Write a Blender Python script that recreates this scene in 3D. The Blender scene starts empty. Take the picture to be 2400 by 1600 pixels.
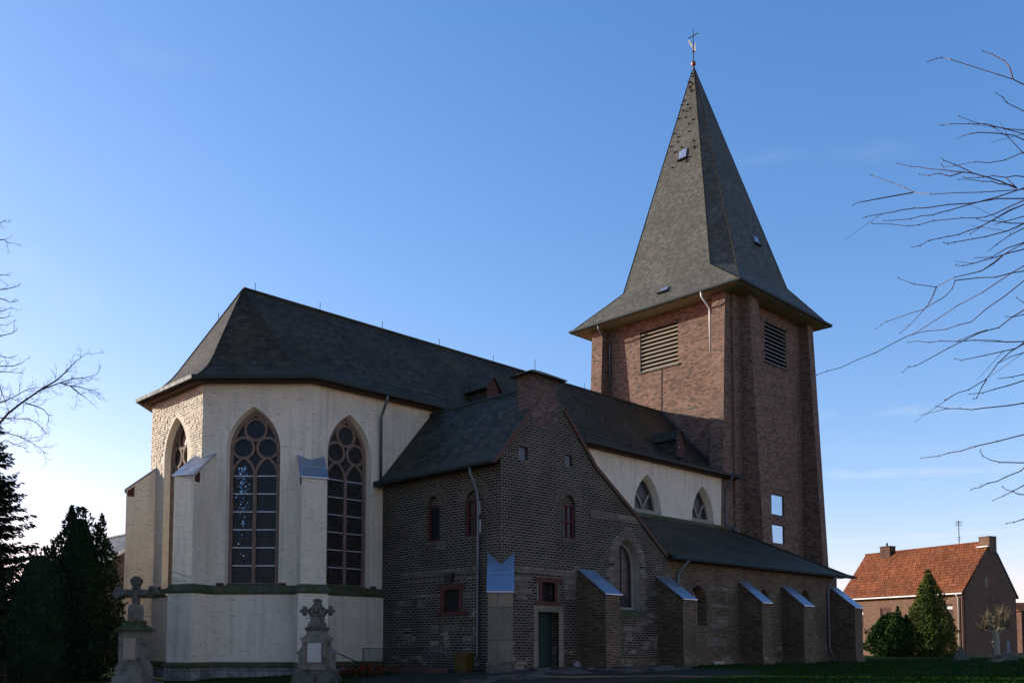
import bpy, bmesh, math, random
import numpy as np
from mathutils import Vector, Matrix
from mathutils.geometry import tessellate_polygon

SC = bpy.context.scene
COL = SC.collection
rad = math.radians

# ------------------------------------------------------------------ camera
YAW, PITCH = rad(45.2245), rad(3.6569)
_f = Vector((math.cos(YAW), math.sin(YAW), 0)); _r = Vector((math.sin(YAW), -math.cos(YAW), 0)); _z = Vector((0, 0, 1))
_F = _f*math.cos(PITCH) + _z*math.sin(PITCH); _U = _z*math.cos(PITCH) - _f*math.sin(PITCH)
cd = bpy.data.cameras.new('camera'); cam = bpy.data.objects.new('camera', cd); COL.objects.link(cam)
_m = Matrix((( _r.x, _U.x, -_F.x, 0), (_r.y, _U.y, -_F.y, 0), (_r.z, _U.z, -_F.z, 1.0), (0, 0, 0, 1)))
cam.matrix_world = _m
cd.sensor_width = 36.0; cd.lens = 36.0*2171.85/2400; cd.shift_y = (1372.57-800)/2400; cd.clip_end = 4000
SC.camera = cam

# ------------------------------------------------------------------ sky, sun, exposure
SUN_AZ = rad(23.2)          # from +Y towards -X
SUN_EL = rad(16.1)
sdir = Vector((-math.sin(SUN_AZ)*math.cos(SUN_EL), math.cos(SUN_AZ)*math.cos(SUN_EL), math.sin(SUN_EL)))
W = bpy.data.worlds.new('World'); SC.world = W; W.use_nodes = True
nt = W.node_tree; nt.nodes.clear()
def wn(t, **k):
    n = nt.nodes.new(t)
    for a, b in k.items(): setattr(n, a, b)
    return n
sky = wn('ShaderNodeTexSky', sky_type='NISHITA', sun_disc=False, sun_elevation=SUN_EL, sun_rotation=-SUN_AZ,
         altitude=50.0, air_density=1.0, dust_density=0.35, ozone_density=2.6)
bg = wn('ShaderNodeBackground'); bg.inputs['Strength'].default_value = 0.15   # sky colour is halved before the gamma step below
wo = wn('ShaderNodeOutputWorld')
tc = wn('ShaderNodeTexCoord')
def wm(op, a, b=None, c=None):
    n = wn('ShaderNodeMath', operation=op)
    for i, v in enumerate((a, b, c)):
        if v is None: continue
        if isinstance(v, (int, float)): n.inputs[i].default_value = v
        else: nt.links.new(v, n.inputs[i])
    return n.outputs[0]
def wdot(vec):
    n = wn('ShaderNodeVectorMath', operation='DOT_PRODUCT'); nt.links.new(tc.outputs['Generated'], n.inputs[0])
    n.inputs[1].default_value = vec; return n.outputs['Value']
def wnoise(scale, detail, st):
    mp = wn('ShaderNodeMapping'); nt.links.new(tc.outputs['Generated'], mp.inputs['Vector']); mp.inputs['Scale'].default_value = st
    n = wn('ShaderNodeTexNoise'); nt.links.new(mp.outputs[0], n.inputs['Vector'])
    n.inputs['Scale'].default_value = scale; n.inputs['Detail'].default_value = detail; return n.outputs['Fac']
def ray(px, py):            # world direction of a bearing in the photographed sky
    return (_r*((px-1200)/2171.85) + _U*((1372.57-py)/2171.85) + _F).normalized()
cloud = None
# thin contrails and cirrus streaks: great-circle bands of the real sky
for (ax, ay, bx, by, wdt, amp, lo, hi) in ((1990, 1112, 2400, 1098, .0065, .34, .47, .66), (1930, 1270, 2400, 1240, .0022, .38, .34, .6),
                                   (1960, 972, 2250, 958, .007, .20, .50, .72), (1780, 372, 2080, 352, .010, .08, .48, .75), (60, 640, 190, 700, .028, .13, .42, .72),
                                   (1930, 1040, 2400, 1080, .02, .10, .46, .72), (1900, 1262, 2400, 1282, .012, .12, .44, .7), (330, 130, 460, 150, .014, .05, .45, .7)):
    a, b = ray(ax, ay), ray(bx, by); nrm = a.cross(b).normalized(); mid = (a+b).normalized(); half = math.acos(max(-1, min(1, a.dot(mid))))
    wob = wm('MULTIPLY', wm('SUBTRACT', wnoise(38, 3, (1, 1, 1)), .5), wdt*1.6)
    d = wm('ABSOLUTE', wm('ADD', wdot(nrm), wob))
    band = wm('MAXIMUM', wm('SUBTRACT', 1.0, wm('DIVIDE', d, wdt)), 0.0)
    along = wm('DIVIDE', wm('SUBTRACT', wdot(mid), math.cos(half*1.25+.015)), 1-math.cos(half*1.25+.015))
    along = wm('POWER', wm('MAXIMUM', wm('MINIMUM', wm('MULTIPLY', along, 2.2), 1.0), 0.0), .7)
    ns = wn('ShaderNodeMapRange'); nt.links.new(wnoise(16, 5, (1, 1, 2.2)), ns.inputs['Value'])
    ns.inputs['From Min'].default_value = lo-.14; ns.inputs['From Max'].default_value = hi; ns.clamp = True
    c_ = wm('MULTIPLY', wm('MULTIPLY', wm('MULTIPLY', band, along), ns.outputs[0]), amp)
    cloud = c_ if cloud is None else wm('ADD', cloud, c_)
hs = wn('ShaderNodeHueSaturation'); nt.links.new(sky.outputs[0], hs.inputs['Color'])
hs.inputs['Saturation'].default_value = 1.0; hs.inputs['Value'].default_value = .5
sp_ = wn('ShaderNodeSeparateColor'); nt.links.new(hs.outputs[0], sp_.inputs[0]); gm = wn('ShaderNodeCombineColor')
for i_, (g_, k_) in enumerate(((1.38, 1.10), (1.0, 1.02), (.78, 1.36))): nt.links.new(wm('MULTIPLY', wm('POWER', sp_.outputs[i_], g_), k_), gm.inputs[i_])
mx = wn('ShaderNodeMix', data_type='RGBA'); nt.links.new(wm('MINIMUM', cloud, .6), mx.inputs['Factor'])
nt.links.new(gm.outputs[0], mx.inputs[6]); mx.inputs[7].default_value = (2.0, 2.15, 2.3, 1)
nt.links.new(mx.outputs[2], bg.inputs['Color']); nt.links.new(bg.outputs[0], wo.inputs['Surface'])

sl = bpy.data.lights.new('sun', 'SUN'); sl.energy = 3.2; sl.angle = rad(0.53); sl.color = (1.0, 0.95, 0.86)
so = bpy.data.objects.new('sun', sl); COL.objects.link(so); so.location = (-20, 60, 40)
so.rotation_euler = sdir.to_track_quat('Z', 'Y').to_euler()
SC.view_settings.view_transform = 'Standard'; SC.view_settings.look = 'None'
SC.view_settings.exposure = 1.5; SC.view_settings.gamma = 1.0; SC.view_settings.use_curve_mapping = False
SC.cycles.max_bounces = 8; SC.cycles.diffuse_bounces = 4; SC.cycles.glossy_bounces = 3; SC.cycles.transparent_max_bounces = 8

# ------------------------------------------------------------------ material helpers
class NT:
    def __init__(s, name):
        s.m = bpy.data.materials.new(name); s.m.use_nodes = True; s.t = s.m.node_tree; s.t.nodes.clear()
        s.o = s.n('ShaderNodeOutputMaterial'); s.p = s.n('ShaderNodeBsdfPrincipled'); s.l(s.p.outputs[0], s.o.inputs[0])
    def n(s, t, **k):
        x = s.t.nodes.new(t)
        for a, b in k.items(): setattr(x, a, b)
        return x
    def l(s, a, b): s.t.links.new(a, b)
    def v(s, inp, val):
        if isinstance(val, (int, float, tuple, list)):
            inp.default_value = val if not isinstance(val, (tuple, list)) or len(val) != 3 or inp.type != 'RGBA' else (*val, 1)
        else: s.l(val, inp)
    def math(s, op, a, b=None):
        x = s.n('ShaderNodeMath', operation=op); s.v(x.inputs[0], a)
        if b is not None: s.v(x.inputs[1], b)
        return x.outputs[0]
    def uv(s): return s.n('ShaderNodeUVMap', uv_map='UVMap').outputs[0]
    def obj(s): return s.n('ShaderNodeTexCoord').outputs['Object']
    def noise(s, vec, scale, detail=3, rough=.55, st=None):
        if st:
            mp = s.n('ShaderNodeMapping'); s.l(vec, mp.inputs[0]); mp.inputs['Scale'].default_value = st; vec = mp.outputs[0]
        x = s.n('ShaderNodeTexNoise'); s.l(vec, x.inputs['Vector']); x.inputs['Scale'].default_value = scale
        x.inputs['Detail'].default_value = detail; x.inputs['Roughness'].default_value = rough; return x
    def ramp(s, fac, stops, interp='LINEAR'):
        x = s.n('ShaderNodeValToRGB'); s.l(fac, x.inputs[0]); cr = x.color_ramp; cr.interpolation = interp
        while len(cr.elements) < len(stops): cr.elements.new(.5)
        for e, (p, c) in zip(cr.elements, stops): e.position = p; e.color = (*c, 1) if len(c) == 3 else c
        return x.outputs[0]
    def mr(s, val, a, b, c=0., d=1.):
        x = s.n('ShaderNodeMapRange'); s.v(x.inputs[0], val); x.clamp = True
        for i, q in enumerate((a, b, c, d)): x.inputs[i+1].default_value = q
        return x.outputs[0]
    def mix(s, f, a, b, mode='MIX'):
        x = s.n('ShaderNodeMix', data_type='RGBA', blend_type=mode); s.v(x.inputs['Factor'], f); s.v(x.inputs[6], a); s.v(x.inputs[7], b)
        return x.outputs[2]
    def bump(s, h, strength, dist):
        x = s.n('ShaderNodeBump'); x.inputs['Strength'].default_value = strength; x.inputs['Distance'].default_value = dist
        s.l(h, x.inputs['Height']); s.l(x.outputs[0], s.p.inputs['Normal'])
    def fin(s, col, rough=.9, spec=.25, metal=0.):
        s.v(s.p.inputs['Base Color'], col); s.v(s.p.inputs['Roughness'], rough)
        s.p.inputs['Specular IOR Level'].default_value = spec; s.p.inputs['Metallic'].default_value = metal
        return s.m
    def brick(s, vec, bw, bh, mw, jit=.012, off=.5, squash=1., smooth=.15):
        nz = s.noise(vec, 3.2, 2); sub = s.n('ShaderNodeVectorMath', operation='SUBTRACT'); s.l(nz.outputs['Color'], sub.inputs[0]); sub.inputs[1].default_value = (.5, .5, .5)
        scl = s.n('ShaderNodeVectorMath', operation='SCALE'); s.l(sub.outputs[0], scl.inputs[0]); scl.inputs['Scale'].default_value = jit*2
        add = s.n('ShaderNodeVectorMath', operation='ADD'); s.l(vec, add.inputs[0]); s.l(scl.outputs[0], add.inputs[1])
        b = s.n('ShaderNodeTexBrick'); s.l(add.outputs[0], b.inputs['Vector']); b.offset = off; b.squash = squash; b.squash_frequency = 2
        for k, v in (('Scale', 1.), ('Mortar Size', mw), ('Mortar Smooth', smooth), ('Bias', 0.), ('Brick Width', bw), ('Row Height', bh)): b.inputs[k].default_value = v
        b.inputs['Color1'].default_value = (0, 0, 0, 1); b.inputs['Color2'].default_value = (1, 1, 1, 1); b.inputs['Mortar'].default_value = (.5, .5, .5, 1)
        return b.outputs['Color'], b.outputs['Fac']

def m_brick(name, stops, mortar, bw, bh, mw, jit=.012, stain=(.65, 1.15), bump=.5, dist=.012, light=None, dark=0.):
    t = NT(name); uv = t.uv(); c, f = t.brick(uv, bw, bh, mw, jit)
    col = t.ramp(c, stops); fine = t.noise(uv, 26, 4)
    col = t.mix(.55, col, t.ramp(fine.outputs['Fac'], [(.3, (.35,)*3), (.7, (.72,)*3)]), 'OVERLAY')
    if light:      # scattered pale soft-stone blocks of another size laid among the bricks
        lc, zlo, zhi, thr, lbw, lbh = light
        c2, f2 = t.brick(uv, lbw, lbh, .018, .03); sel = t.noise(uv, .9, 4, .65, st=(1, 1.7, 1))
        geo = t.n('ShaderNodeNewGeometry'); sx = t.n('ShaderNodeSeparateXYZ'); t.l(geo.outputs['Position'], sx.inputs[0])
        zz = t.mr(sx.outputs['Z'], zlo, zhi, .1, -.16)
        k = t.math('ADD', t.math('ADD', sel.outputs['Fac'], zz), t.math('MULTIPLY', c2, .16)); k = t.mr(k, thr, thr+.04)
        lcol = t.mix(t.noise(uv, 9, 4).outputs['Fac'], tuple(q*.6 for q in lc), tuple(q*1.25 for q in lc)); lcol = t.mix(c2, lcol, tuple(q*.75 for q in lc)); 
        col = t.mix(k, t.mix(f, col, mortar), t.mix(f2, lcol, tuple(q*.8 for q in mortar)))
    else: col = t.mix(f, col, mortar)
    big = t.noise(uv, .55, 5, .62); col = t.mix(1., col, t.ramp(big.outputs['Fac'], [(.3, (stain[0],)*3), (.7, (stain[1],)*3)]), 'MULTIPLY')
    h = t.math('SUBTRACT', t.math('MULTIPLY', fine.outputs['Fac'], .5), f); h = t.math('ADD', h, t.math('MULTIPLY', c, .25)); t.bump(h, bump, dist)
    return t.fin(col, .92, .2)

def m_whitewash(name):
    t = NT(name); uv = t.uv(); c, f = t.brick(uv, .27, .098, .013, .035)
    big = t.noise(uv, .5, 6, .6); med = t.noise(uv, 5, 5, .6)
    col = t.ramp(big.outputs['Fac'], [(.25, (.63, .535, .405)), (.5, (.75, .65, .495)), (.75, (.79, .70, .55))])
    col = t.mix(t.mr(med.outputs['Fac'], .52, .75, 0, .45), col, (.56, .46, .355))
    # open joints: short dark dashes along the courses
    dash = t.noise(uv, 3.0, 4, .6, st=(1., 3.6, 1)); k = t.math('MULTIPLY', t.mr(dash.outputs['Fac'], .56, .66), t.mr(f, .05, .6)); col = t.mix(t.math('MULTIPLY', k, .8), col, (.13, .11, .09))
    fl = t.noise(uv, 7, 6, .7, st=(1., 2.4, 1)); col = t.mix(t.mr(fl.outputs['Fac'], .66, .73, 0, .6), col, (.30, .22, .17))
    run = t.noise(uv, 1.0, 4, .6, st=(3.5, .22, 1)); col = t.mix(t.mr(run.outputs['Fac'], .50, .74, 0, .42), col, (.34, .30, .25))
    fine = t.noise(uv, 19, 4, .6)
    h = t.math('SUBTRACT', t.math('ADD', t.math('MULTIPLY', fine.outputs['Fac'], 1.0), t.math('MULTIPLY', c, .5)), t.math('MULTIPLY', f, 1.1)); t.bump(h, 1., .05)
    return t.fin(col, .9, .2)

def m_slate(name, stops, bw=.24, bh=.15, stain=(.7, 1.25), moss=None, rough=.62, mw=.007):
    t = NT(name); uv = t.uv(); c, f = t.brick(uv, bw, bh, mw, .01)
    col = t.ramp(c, stops); n1 = t.noise(uv, 14, 4); col = t.mix(.5, col, t.ramp(n1.outputs['Fac'], [(.3, (.35,)*3), (.7, (.65,)*3)]), 'OVERLAY')
    if moss:
        mo = t.noise(uv, .45, 5, .65); col = t.mix(t.mr(mo.outputs['Fac'], .45, .68, 0, .65), col, moss)
    col = t.mix(t.mr(f, .2, .9), col, (.008, .009, .009)); big = t.noise(uv, .35, 5, .6)
    col = t.mix(1., col, t.ramp(big.outputs['Fac'], [(.3, (stain[0],)*3), (.7, (stain[1],)*3)]), 'MULTIPLY')
    sp = t.n('ShaderNodeSeparateXYZ'); t.l(uv, sp.inputs[0])
    ramp = t.math('FRACT', t.math('DIVIDE', sp.outputs['Y'], bh)); h = t.math('SUBTRACT', t.math('ADD', t.math('MULTIPLY', c, .6), t.math('MULTIPLY', ramp, -.6)), f); t.bump(h, .6, .014)
    return t.fin(col, rough, .08)

def m_stone(name, a, b, scale=4., bump=.35, dist=.012, rough=.9, moss=None, ms=(.5, .66), blocks=None):
    t = NT(name); v = t.obj(); n1 = t.noise(v, scale, 6, .65); col = t.mix(t.mr(n1.outputs['Fac'], .28, .72), a, b); n2 = t.noise(v, scale*7, 4)
    col = t.mix(.4, col, t.ramp(n2.outputs['Fac'], [(.3, (.35,)*3), (.7, (.66,)*3)]), 'OVERLAY')
    if blocks:
        c, f = t.brick(t.uv(), blocks[0], blocks[1], .014, .02); col = t.mix(1., col, t.ramp(c, [(0, (.72,)*3), (1, (1.15,)*3)]), 'MULTIPLY'); col = t.mix(f, col, tuple(q*.5 for q in a))
    if moss:
        n3 = t.noise(v, 2.3, 5, .7); col = t.mix(t.mr(n3.outputs['Fac'], *ms), col, moss)
    t.bump(t.math('ADD', n1.outputs['Fac'], t.math('MULTIPLY', n2.outputs['Fac'], .5)), bump, dist); return t.fin(col, rough, .25)

def m_metal(name, a, b, rough=.42, metal=.7, scale=3., spec=.5):
    t = NT(name); v = t.obj(); n1 = t.noise(v, scale, 5, .6, st=(1, 1, .5)); col = t.mix(n1.outputs['Fac'], a, b)
    t.bump(n1.outputs['Fac'], .08, .02); return t.fin(col, t.mr(n1.outputs['Fac'], .3, .7, rough-.08, rough+.12), spec, metal)

def m_wood(name, a, b, st=(6, 6, .6), rough=.75):
    t = NT(name); v = t.obj(); n1 = t.noise(v, 2.5, 5, .6, st=st); t.bump(n1.outputs['Fac'], .25, .01); return t.fin(t.mix(n1.outputs['Fac'], a, b), rough, .3)

def m_glass(name, a, b, rough=.12, lead=None, spec=.5, metal=0.):
    t = NT(name); uv = t.uv(); n1 = t.noise(uv, 1.7, 3); col = t.mix(n1.outputs['Fac'], a, b)
    w = t.noise(uv, 5, 2)
    if lead:
        c, f = t.brick(uv, lead[0], lead[1], .012, .004, .5); col = t.mix(1., col, t.ramp(c, [(0, (.55,)*3), (1, (1.5,)*3)]), 'MULTIPLY'); col = t.mix(t.math('MULTIPLY', f, .8), col, (.012, .012, .012))
        t.bump(t.math('ADD', t.math('MULTIPLY', c, 1.), w.outputs['Fac']), .25, .02)
    else: t.bump(w.outputs['Fac'], .06, .02)
    return t.fin(col, rough, spec, metal)

def m_leaf(name, a, b, c_, rough=.65):
    t = NT(name); v = t.obj(); n1 = t.noise(v, 1.3, 4, .65); oi = t.n('ShaderNodeNewGeometry'); 
    col = t.ramp(t.math('ADD', t.math('MULTIPLY', n1.outputs['Fac'], .6), t.math('MULTIPLY', oi.outputs['Random Per Island'], .4)), [(.25, a), (.5, b), (.75, c_)])
    m = t.fin(col, .9, .06)
    return m

M = {}
M['white'] = m_whitewash('whitewashed_brick')
M['annex'] = m_brick('annex_brick', [(0, (.010, .0085, .007)), (.3, (.020, .0165, .0125)), (.7, (.032, .025, .019)), (1, (.052, .032, .024))], (.165, .145, .105), .30, .106, .019, .02,
                     light=((.27, .225, .155), 1.2, 4.6, .74, .55, .2), bump=.6)
M['aisle'] = m_brick('aisle_brick', [(0, (0.03598, 0.02428, 0.01492)), (.4, (0.07196, 0.04728, 0.02786)), (.75, (0.1007, 0.06388, 0.03781)), (1, (0.1224, 0.07027, 0.04228))], (0.1691, 0.131, 0.08455), .275, .098, .015, .02,
                     light=((.26, .22, .165), .2, 4.4, .76, .5, .24), bump=.6)
M['tower'] = m_brick('tower_brick', [(0, (0.04106, 0.026, 0.01957)), (.18, (0.09658, 0.05154, 0.03538)), (.5, (0.1497, 0.07843, 0.05203)), (.8, (0.1739, 0.09636, 0.06452)), (1, (0.2029, 0.1277, 0.08946))], (0.1787, 0.1412, 0.1061), .30, .118, .014, .006, stain=(.85, 1.1), bump=.6)
M['chimney'] = m_brick('chimney_brick', [(0, (0.036, 0.024, 0.018)), (.5, (0.09, 0.045, 0.033)), (1, (0.132, 0.09, 0.072))], (0.132, 0.114, 0.096), .26, .09, .014)
M['house'] = m_brick('house_brick', [(0, (0.08829, 0.04611, 0.02759)), (.5, (0.1214, 0.0649, 0.03833)), (1, (0.1435, 0.08198, 0.05058))], (0.1325, 0.09566, 0.06438), .24, .075, .01, stain=(.85, 1.08), bump=.4)
M['redbrick'] = m_brick('garden_brick', [(0, (0.04, 0.0175, 0.0125)), (.5, (0.085, 0.0325, 0.02)), (1, (0.125, 0.05, 0.03))], (0.08, 0.065, 0.05), .24, .075, .012)
M['palebrick'] = m_brick('pale_garden_brick', [(0, (0.168, 0.132, 0.084)), (.5, (0.24, 0.192, 0.12)), (1, (0.288, 0.24, 0.162))], (0.18, 0.156, 0.12), .24, .075, .012)
M['slate'] = m_slate('nave_slate', [(0, (0.02025, 0.018, 0.01242)), (.5, (0.0405, 0.03375, 0.02268)), (1, (0.06885, 0.054, 0.03564))], moss=(0.05569, 0.0465, 0.0162))
M['slate2'] = m_slate('annex_slate', [(0, (0.0225, 0.02295, 0.01755)), (.5, (0.04125, 0.04131, 0.03042)), (1, (0.07031, 0.06502, 0.0468))], bw=.3, bh=.2, moss=(0.0375, 0.04208, 0.02106))
M['spire'] = m_slate('spire_slate', [(0, (.062, .062, .052)), (.5, (.084, .083, .070)), (1, (.118, .115, .098))], bw=.26, bh=.17, moss=(.072, .075, .052), stain=(.88, 1.1))
M['tile'] = m_slate('red_pantile', [(0, (0.1264, 0.03713, 0.01397)), (.5, (0.1919, 0.05897, 0.02184)), (1, (0.2434, 0.08299, 0.03494))], bw=.24, bh=.34, moss=(0.1123, 0.04805, 0.02184), stain=(.8, 1.1), rough=.8, mw=.02)
M['greytile'] = m_slate('grey_tile', [(0, (.05, .055, .06)), (1, (.13, .135, .14))], bw=.3, bh=.34)
M['tuff'] = m_stone('pale_soft_stone', (0.1017, 0.08389, 0.06101), (0.1729, 0.1474, 0.1093), 2.2, blocks=(.62, .23))
M['render'] = m_stone('buttress_render', (0.144, 0.123, 0.087), (0.198, 0.171, 0.123), 1.3, blocks=(1.3, 1.2))
M['sand'] = m_stone('red_sandstone', (0.0612, 0.0198, 0.01512), (0.0972, 0.036, 0.027), 3.)
M['tracery'] = m_stone('brown_tracery_stone', (0.133, 0.0875, 0.063), (0.21, 0.147, 0.1085), 3.)
M['greystone'] = m_stone('grey_window_stone', (0.18, 0.1548, 0.1152), (0.2664, 0.234, 0.18), 2.)
M['cream'] = m_stone('cream_reveal_paint', (0.5, 0.43, 0.3218), (0.64, 0.57, 0.4387), 1.2, bump=.2)
M['moss'] = m_stone('mossy_weathered_sill', (.045, .05, .03), (.10, .095, .06), 3., moss=(.035, .05, .014), ms=(.40, .6))
M['plinth'] = m_stone('weathered_plinth', (0.132, 0.123, 0.108), (0.276, 0.258, 0.231), 1.6, moss=(0.06, 0.06, 0.051), ms=(.48, .72), blocks=(.55, .3))
M['zinc'] = m_metal('zinc_sheet', (0.27, 0.315, 0.378), (0.396, 0.441, 0.504), .38, .85)
M['gutter'] = m_metal('gutter_metal', (0.022, 0.03, 0.028), (0.04, 0.05, 0.046), .6, .0, spec=.1)
M['plaster'] = m_stone('cream_plaster', (.62, .52, .40), (.74, .64, .50), 1.5, bump=.1)
M['yellowplaster'] = m_stone('pale_yellow_plaster', (.62, .50, .32), (.72, .60, .40), 1.5, bump=.1)
M['pipe'] = m_metal('downpipe_zinc', (0.0765, 0.099, 0.1125), (0.126, 0.1485, 0.162), .42, .6)
M['lightpipe'] = m_metal('pale_downpipe', (0.44, 0.424, 0.384), (0.576, 0.56, 0.512), .5, .15)
M['iron'] = m_metal('black_iron', (.012, .012, .013), (.03, .028, .026), .5, .4)
M['copper'] = m_metal('copper_ball', (.20, .085, .05), (.34, .16, .10), .4, .7)
M['gilt'] = m_metal('worn_gilt', (.45, .36, .22), (.6, .5, .34), .35, .7)
M['barlight'] = m_metal('pale_saddle_bar', (.42, .43, .44), (.55, .56, .57), .4, .3)
M['soffit'] = m_wood('soffit_boards', (0.3168, 0.2442, 0.1518), (0.4752, 0.3762, 0.2442))
M['brownwood'] = m_wood('brown_eave_board', (0.054, 0.024, 0.015), (0.09, 0.042, 0.027))
M['redwood'] = m_wood('red_painted_wood', (0.052, 0.0088, 0.0072), (0.08, 0.016, 0.012))
M['reddoor'] = m_wood('dormer_door', (0.044, 0.014, 0.01), (0.068, 0.024, 0.018))
M['greendoor'] = m_wood('green_door_paint', (0.0066, 0.0187, 0.0143), (0.0132, 0.03025, 0.0231), st=(4.95, 4.95, 0.22))
M['slat'] = m_wood('louvre_slat', (0.1736, 0.1432, 0.09548), (0.2387, 0.1996, 0.1389), st=(0.434, 0.434, 3.472))
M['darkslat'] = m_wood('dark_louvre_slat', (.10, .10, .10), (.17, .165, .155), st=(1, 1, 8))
M['void'] = m_wood('dark_interior', (.004, .004, .004), (.008, .007, .006))
M['glass'] = m_glass('leaded_glass', (.008, .011, .014), (.02, .025, .030), .25, lead=(.11, .13), spec=.16)
M['glass2'] = m_glass('old_leaded_glass', (.022, .020, .016), (.04, .036, .03), .35, lead=(.11, .13), spec=.12)
M['plainglass'] = m_glass('dark_pane', (.006, .007, .008), (.02, .022, .025), .22, spec=.15)
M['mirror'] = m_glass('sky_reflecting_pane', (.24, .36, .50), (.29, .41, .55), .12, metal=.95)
M['glintglass'] = m_glass('glint_mirror_glass', (.62, .66, .70), (.75, .78, .8), .15, metal=.95)  # mirror finish for the imitated glints in the apse window
M['shutter'] = m_wood('grey_shutter', (.10, .115, .13), (.16, .175, .19))
M['curtain'] = m_wood('pale_curtain', (.34, .36, .35), (.48, .5, .48), st=(9, 9, .3))
M['whiteframe'] = m_wood('white_frame', (.6, .6, .58), (.72, .72, .7))
M['bin'] = m_stone('ochre_plastic', (0.066, 0.045, 0.0105), (0.09, 0.063, 0.015), 1.5, bump=.05, rough=.5)
M['oldstone'] = m_stone('weathered_monument_stone', (0.119, 0.1085, 0.084), (0.238, 0.217, 0.175), 4.5, moss=(0.0385, 0.0434, 0.028), ms=(.46, .68))
M['darkstone'] = m_stone('dark_lichen_stone', (.055, .055, .045), (.14, .135, .11), 5., moss=(.03, .036, .02), ms=(.44, .64))
M['tablet'] = m_stone('pale_tablet', (0.35, 0.329, 0.294), (0.448, 0.427, 0.392), 2.5, bump=.15)
M['pinktablet'] = m_stone('pinkish_tablet', (0.266, 0.203, 0.1505), (0.336, 0.259, 0.196), 2.5, bump=.15)
M['bark'] = m_stone('bark', (.035, .026, .022), (.075, .055, .045), 9.)
M['twig'] = m_stone('red_brown_twig', (.035, .018, .016), (.085, .045, .038), 3., bump=.1, rough=.55)
M['palebark'] = m_stone('pale_bark', (.20, .165, .11), (.33, .275, .19), 6.)
M['tantwig'] = m_stone('tan_twig', (.13, .095, .05), (.22, .165, .095), 3., bump=.1)
M['spruce'] = m_leaf('spruce_needles', (.006, .012, .008), (.012, .022, .012), (.03, .038, .022))
M['thuja'] = m_leaf('thuja_scales', (.006, .014, .007), (.012, .026, .011), (.026, .045, .018))
M['cone'] = m_leaf('cypress_scales', (0.0342, 0.0513, 0.00912), (0.0741, 0.0969, 0.01824), (0.1254, 0.1482, 0.0342))
M['round'] = m_leaf('cypress_bush_scales', (0.0147, 0.03675, 0.0105), (0.0336, 0.06825, 0.0168), (0.05775, 0.105, 0.0315))
M['ivy'] = m_leaf('dry_leaves', (.05, .03, .02), (.10, .06, .035), (.16, .12, .09))
M['redflower'] = m_leaf('red_flowers', (0.105, 0.0105, 0.0042), (0.147, 0.021, 0.007), (0.175, 0.0385, 0.0105))
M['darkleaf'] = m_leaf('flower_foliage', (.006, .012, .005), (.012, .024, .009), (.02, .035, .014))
def m_ground():
    t = NT('turf_and_soil'); geo = t.n('ShaderNodeNewGeometry'); v = geo.outputs['Position']
    n1 = t.noise(v, .35, 5, .6); n2 = t.noise(v, 9, 5, .7); n3 = t.noise(v, 60, 2)
    g = t.ramp(n2.outputs['Fac'], [(.3, (.010, .026, .004)), (.55, (.012, .034, .004)), (.75, (.028, .063, .009))])
    s = t.ramp(n2.outputs['Fac'], [(.3, (.028, .022, .016)), (.6, (.055, .045, .033)), (.8, (.085, .07, .055))])
    sx = t.n('ShaderNodeSeparateXYZ'); t.l(v, sx.inputs[0])
    # trodden bare soil and rubble in front of the annex door, grass elsewhere
    dx = t.math('SUBTRACT', sx.outputs['X'], 24.5); dy = t.math('SUBTRACT', sx.outputs['Y'], 23.0)
    d = t.math('SQRT', t.math('ADD', t.math('MULTIPLY', dx, dx), t.math('MULTIPLY', dy, dy)))
    k = t.math('ADD', d, t.math('MULTIPLY', n1.outputs['Fac'], 5.)); k = t.mr(k, 9.0, 10.4)
    col = t.mix(k, s, g); col = t.mix(1., col, t.ramp(n1.outputs['Fac'], [(.3, (.75,)*3), (.7, (1.15,)*3)]), 'MULTIPLY')
    t.bump(t.math('ADD', n2.outputs['Fac'], n3.outputs['Fac']), .5, .05); return t.fin(col, .95, .04)
M['ground'] = m_ground()
M['grass'] = m_leaf('grass_blades', (0.0048, 0.0189, 0.00128), (0.009, 0.03375, 0.00208), (0.0156, 0.0495, 0.00352))
M['paving'] = m_stone('dark_paving', (.035, .033, .03), (.085, .08, .07), 3.)
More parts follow.
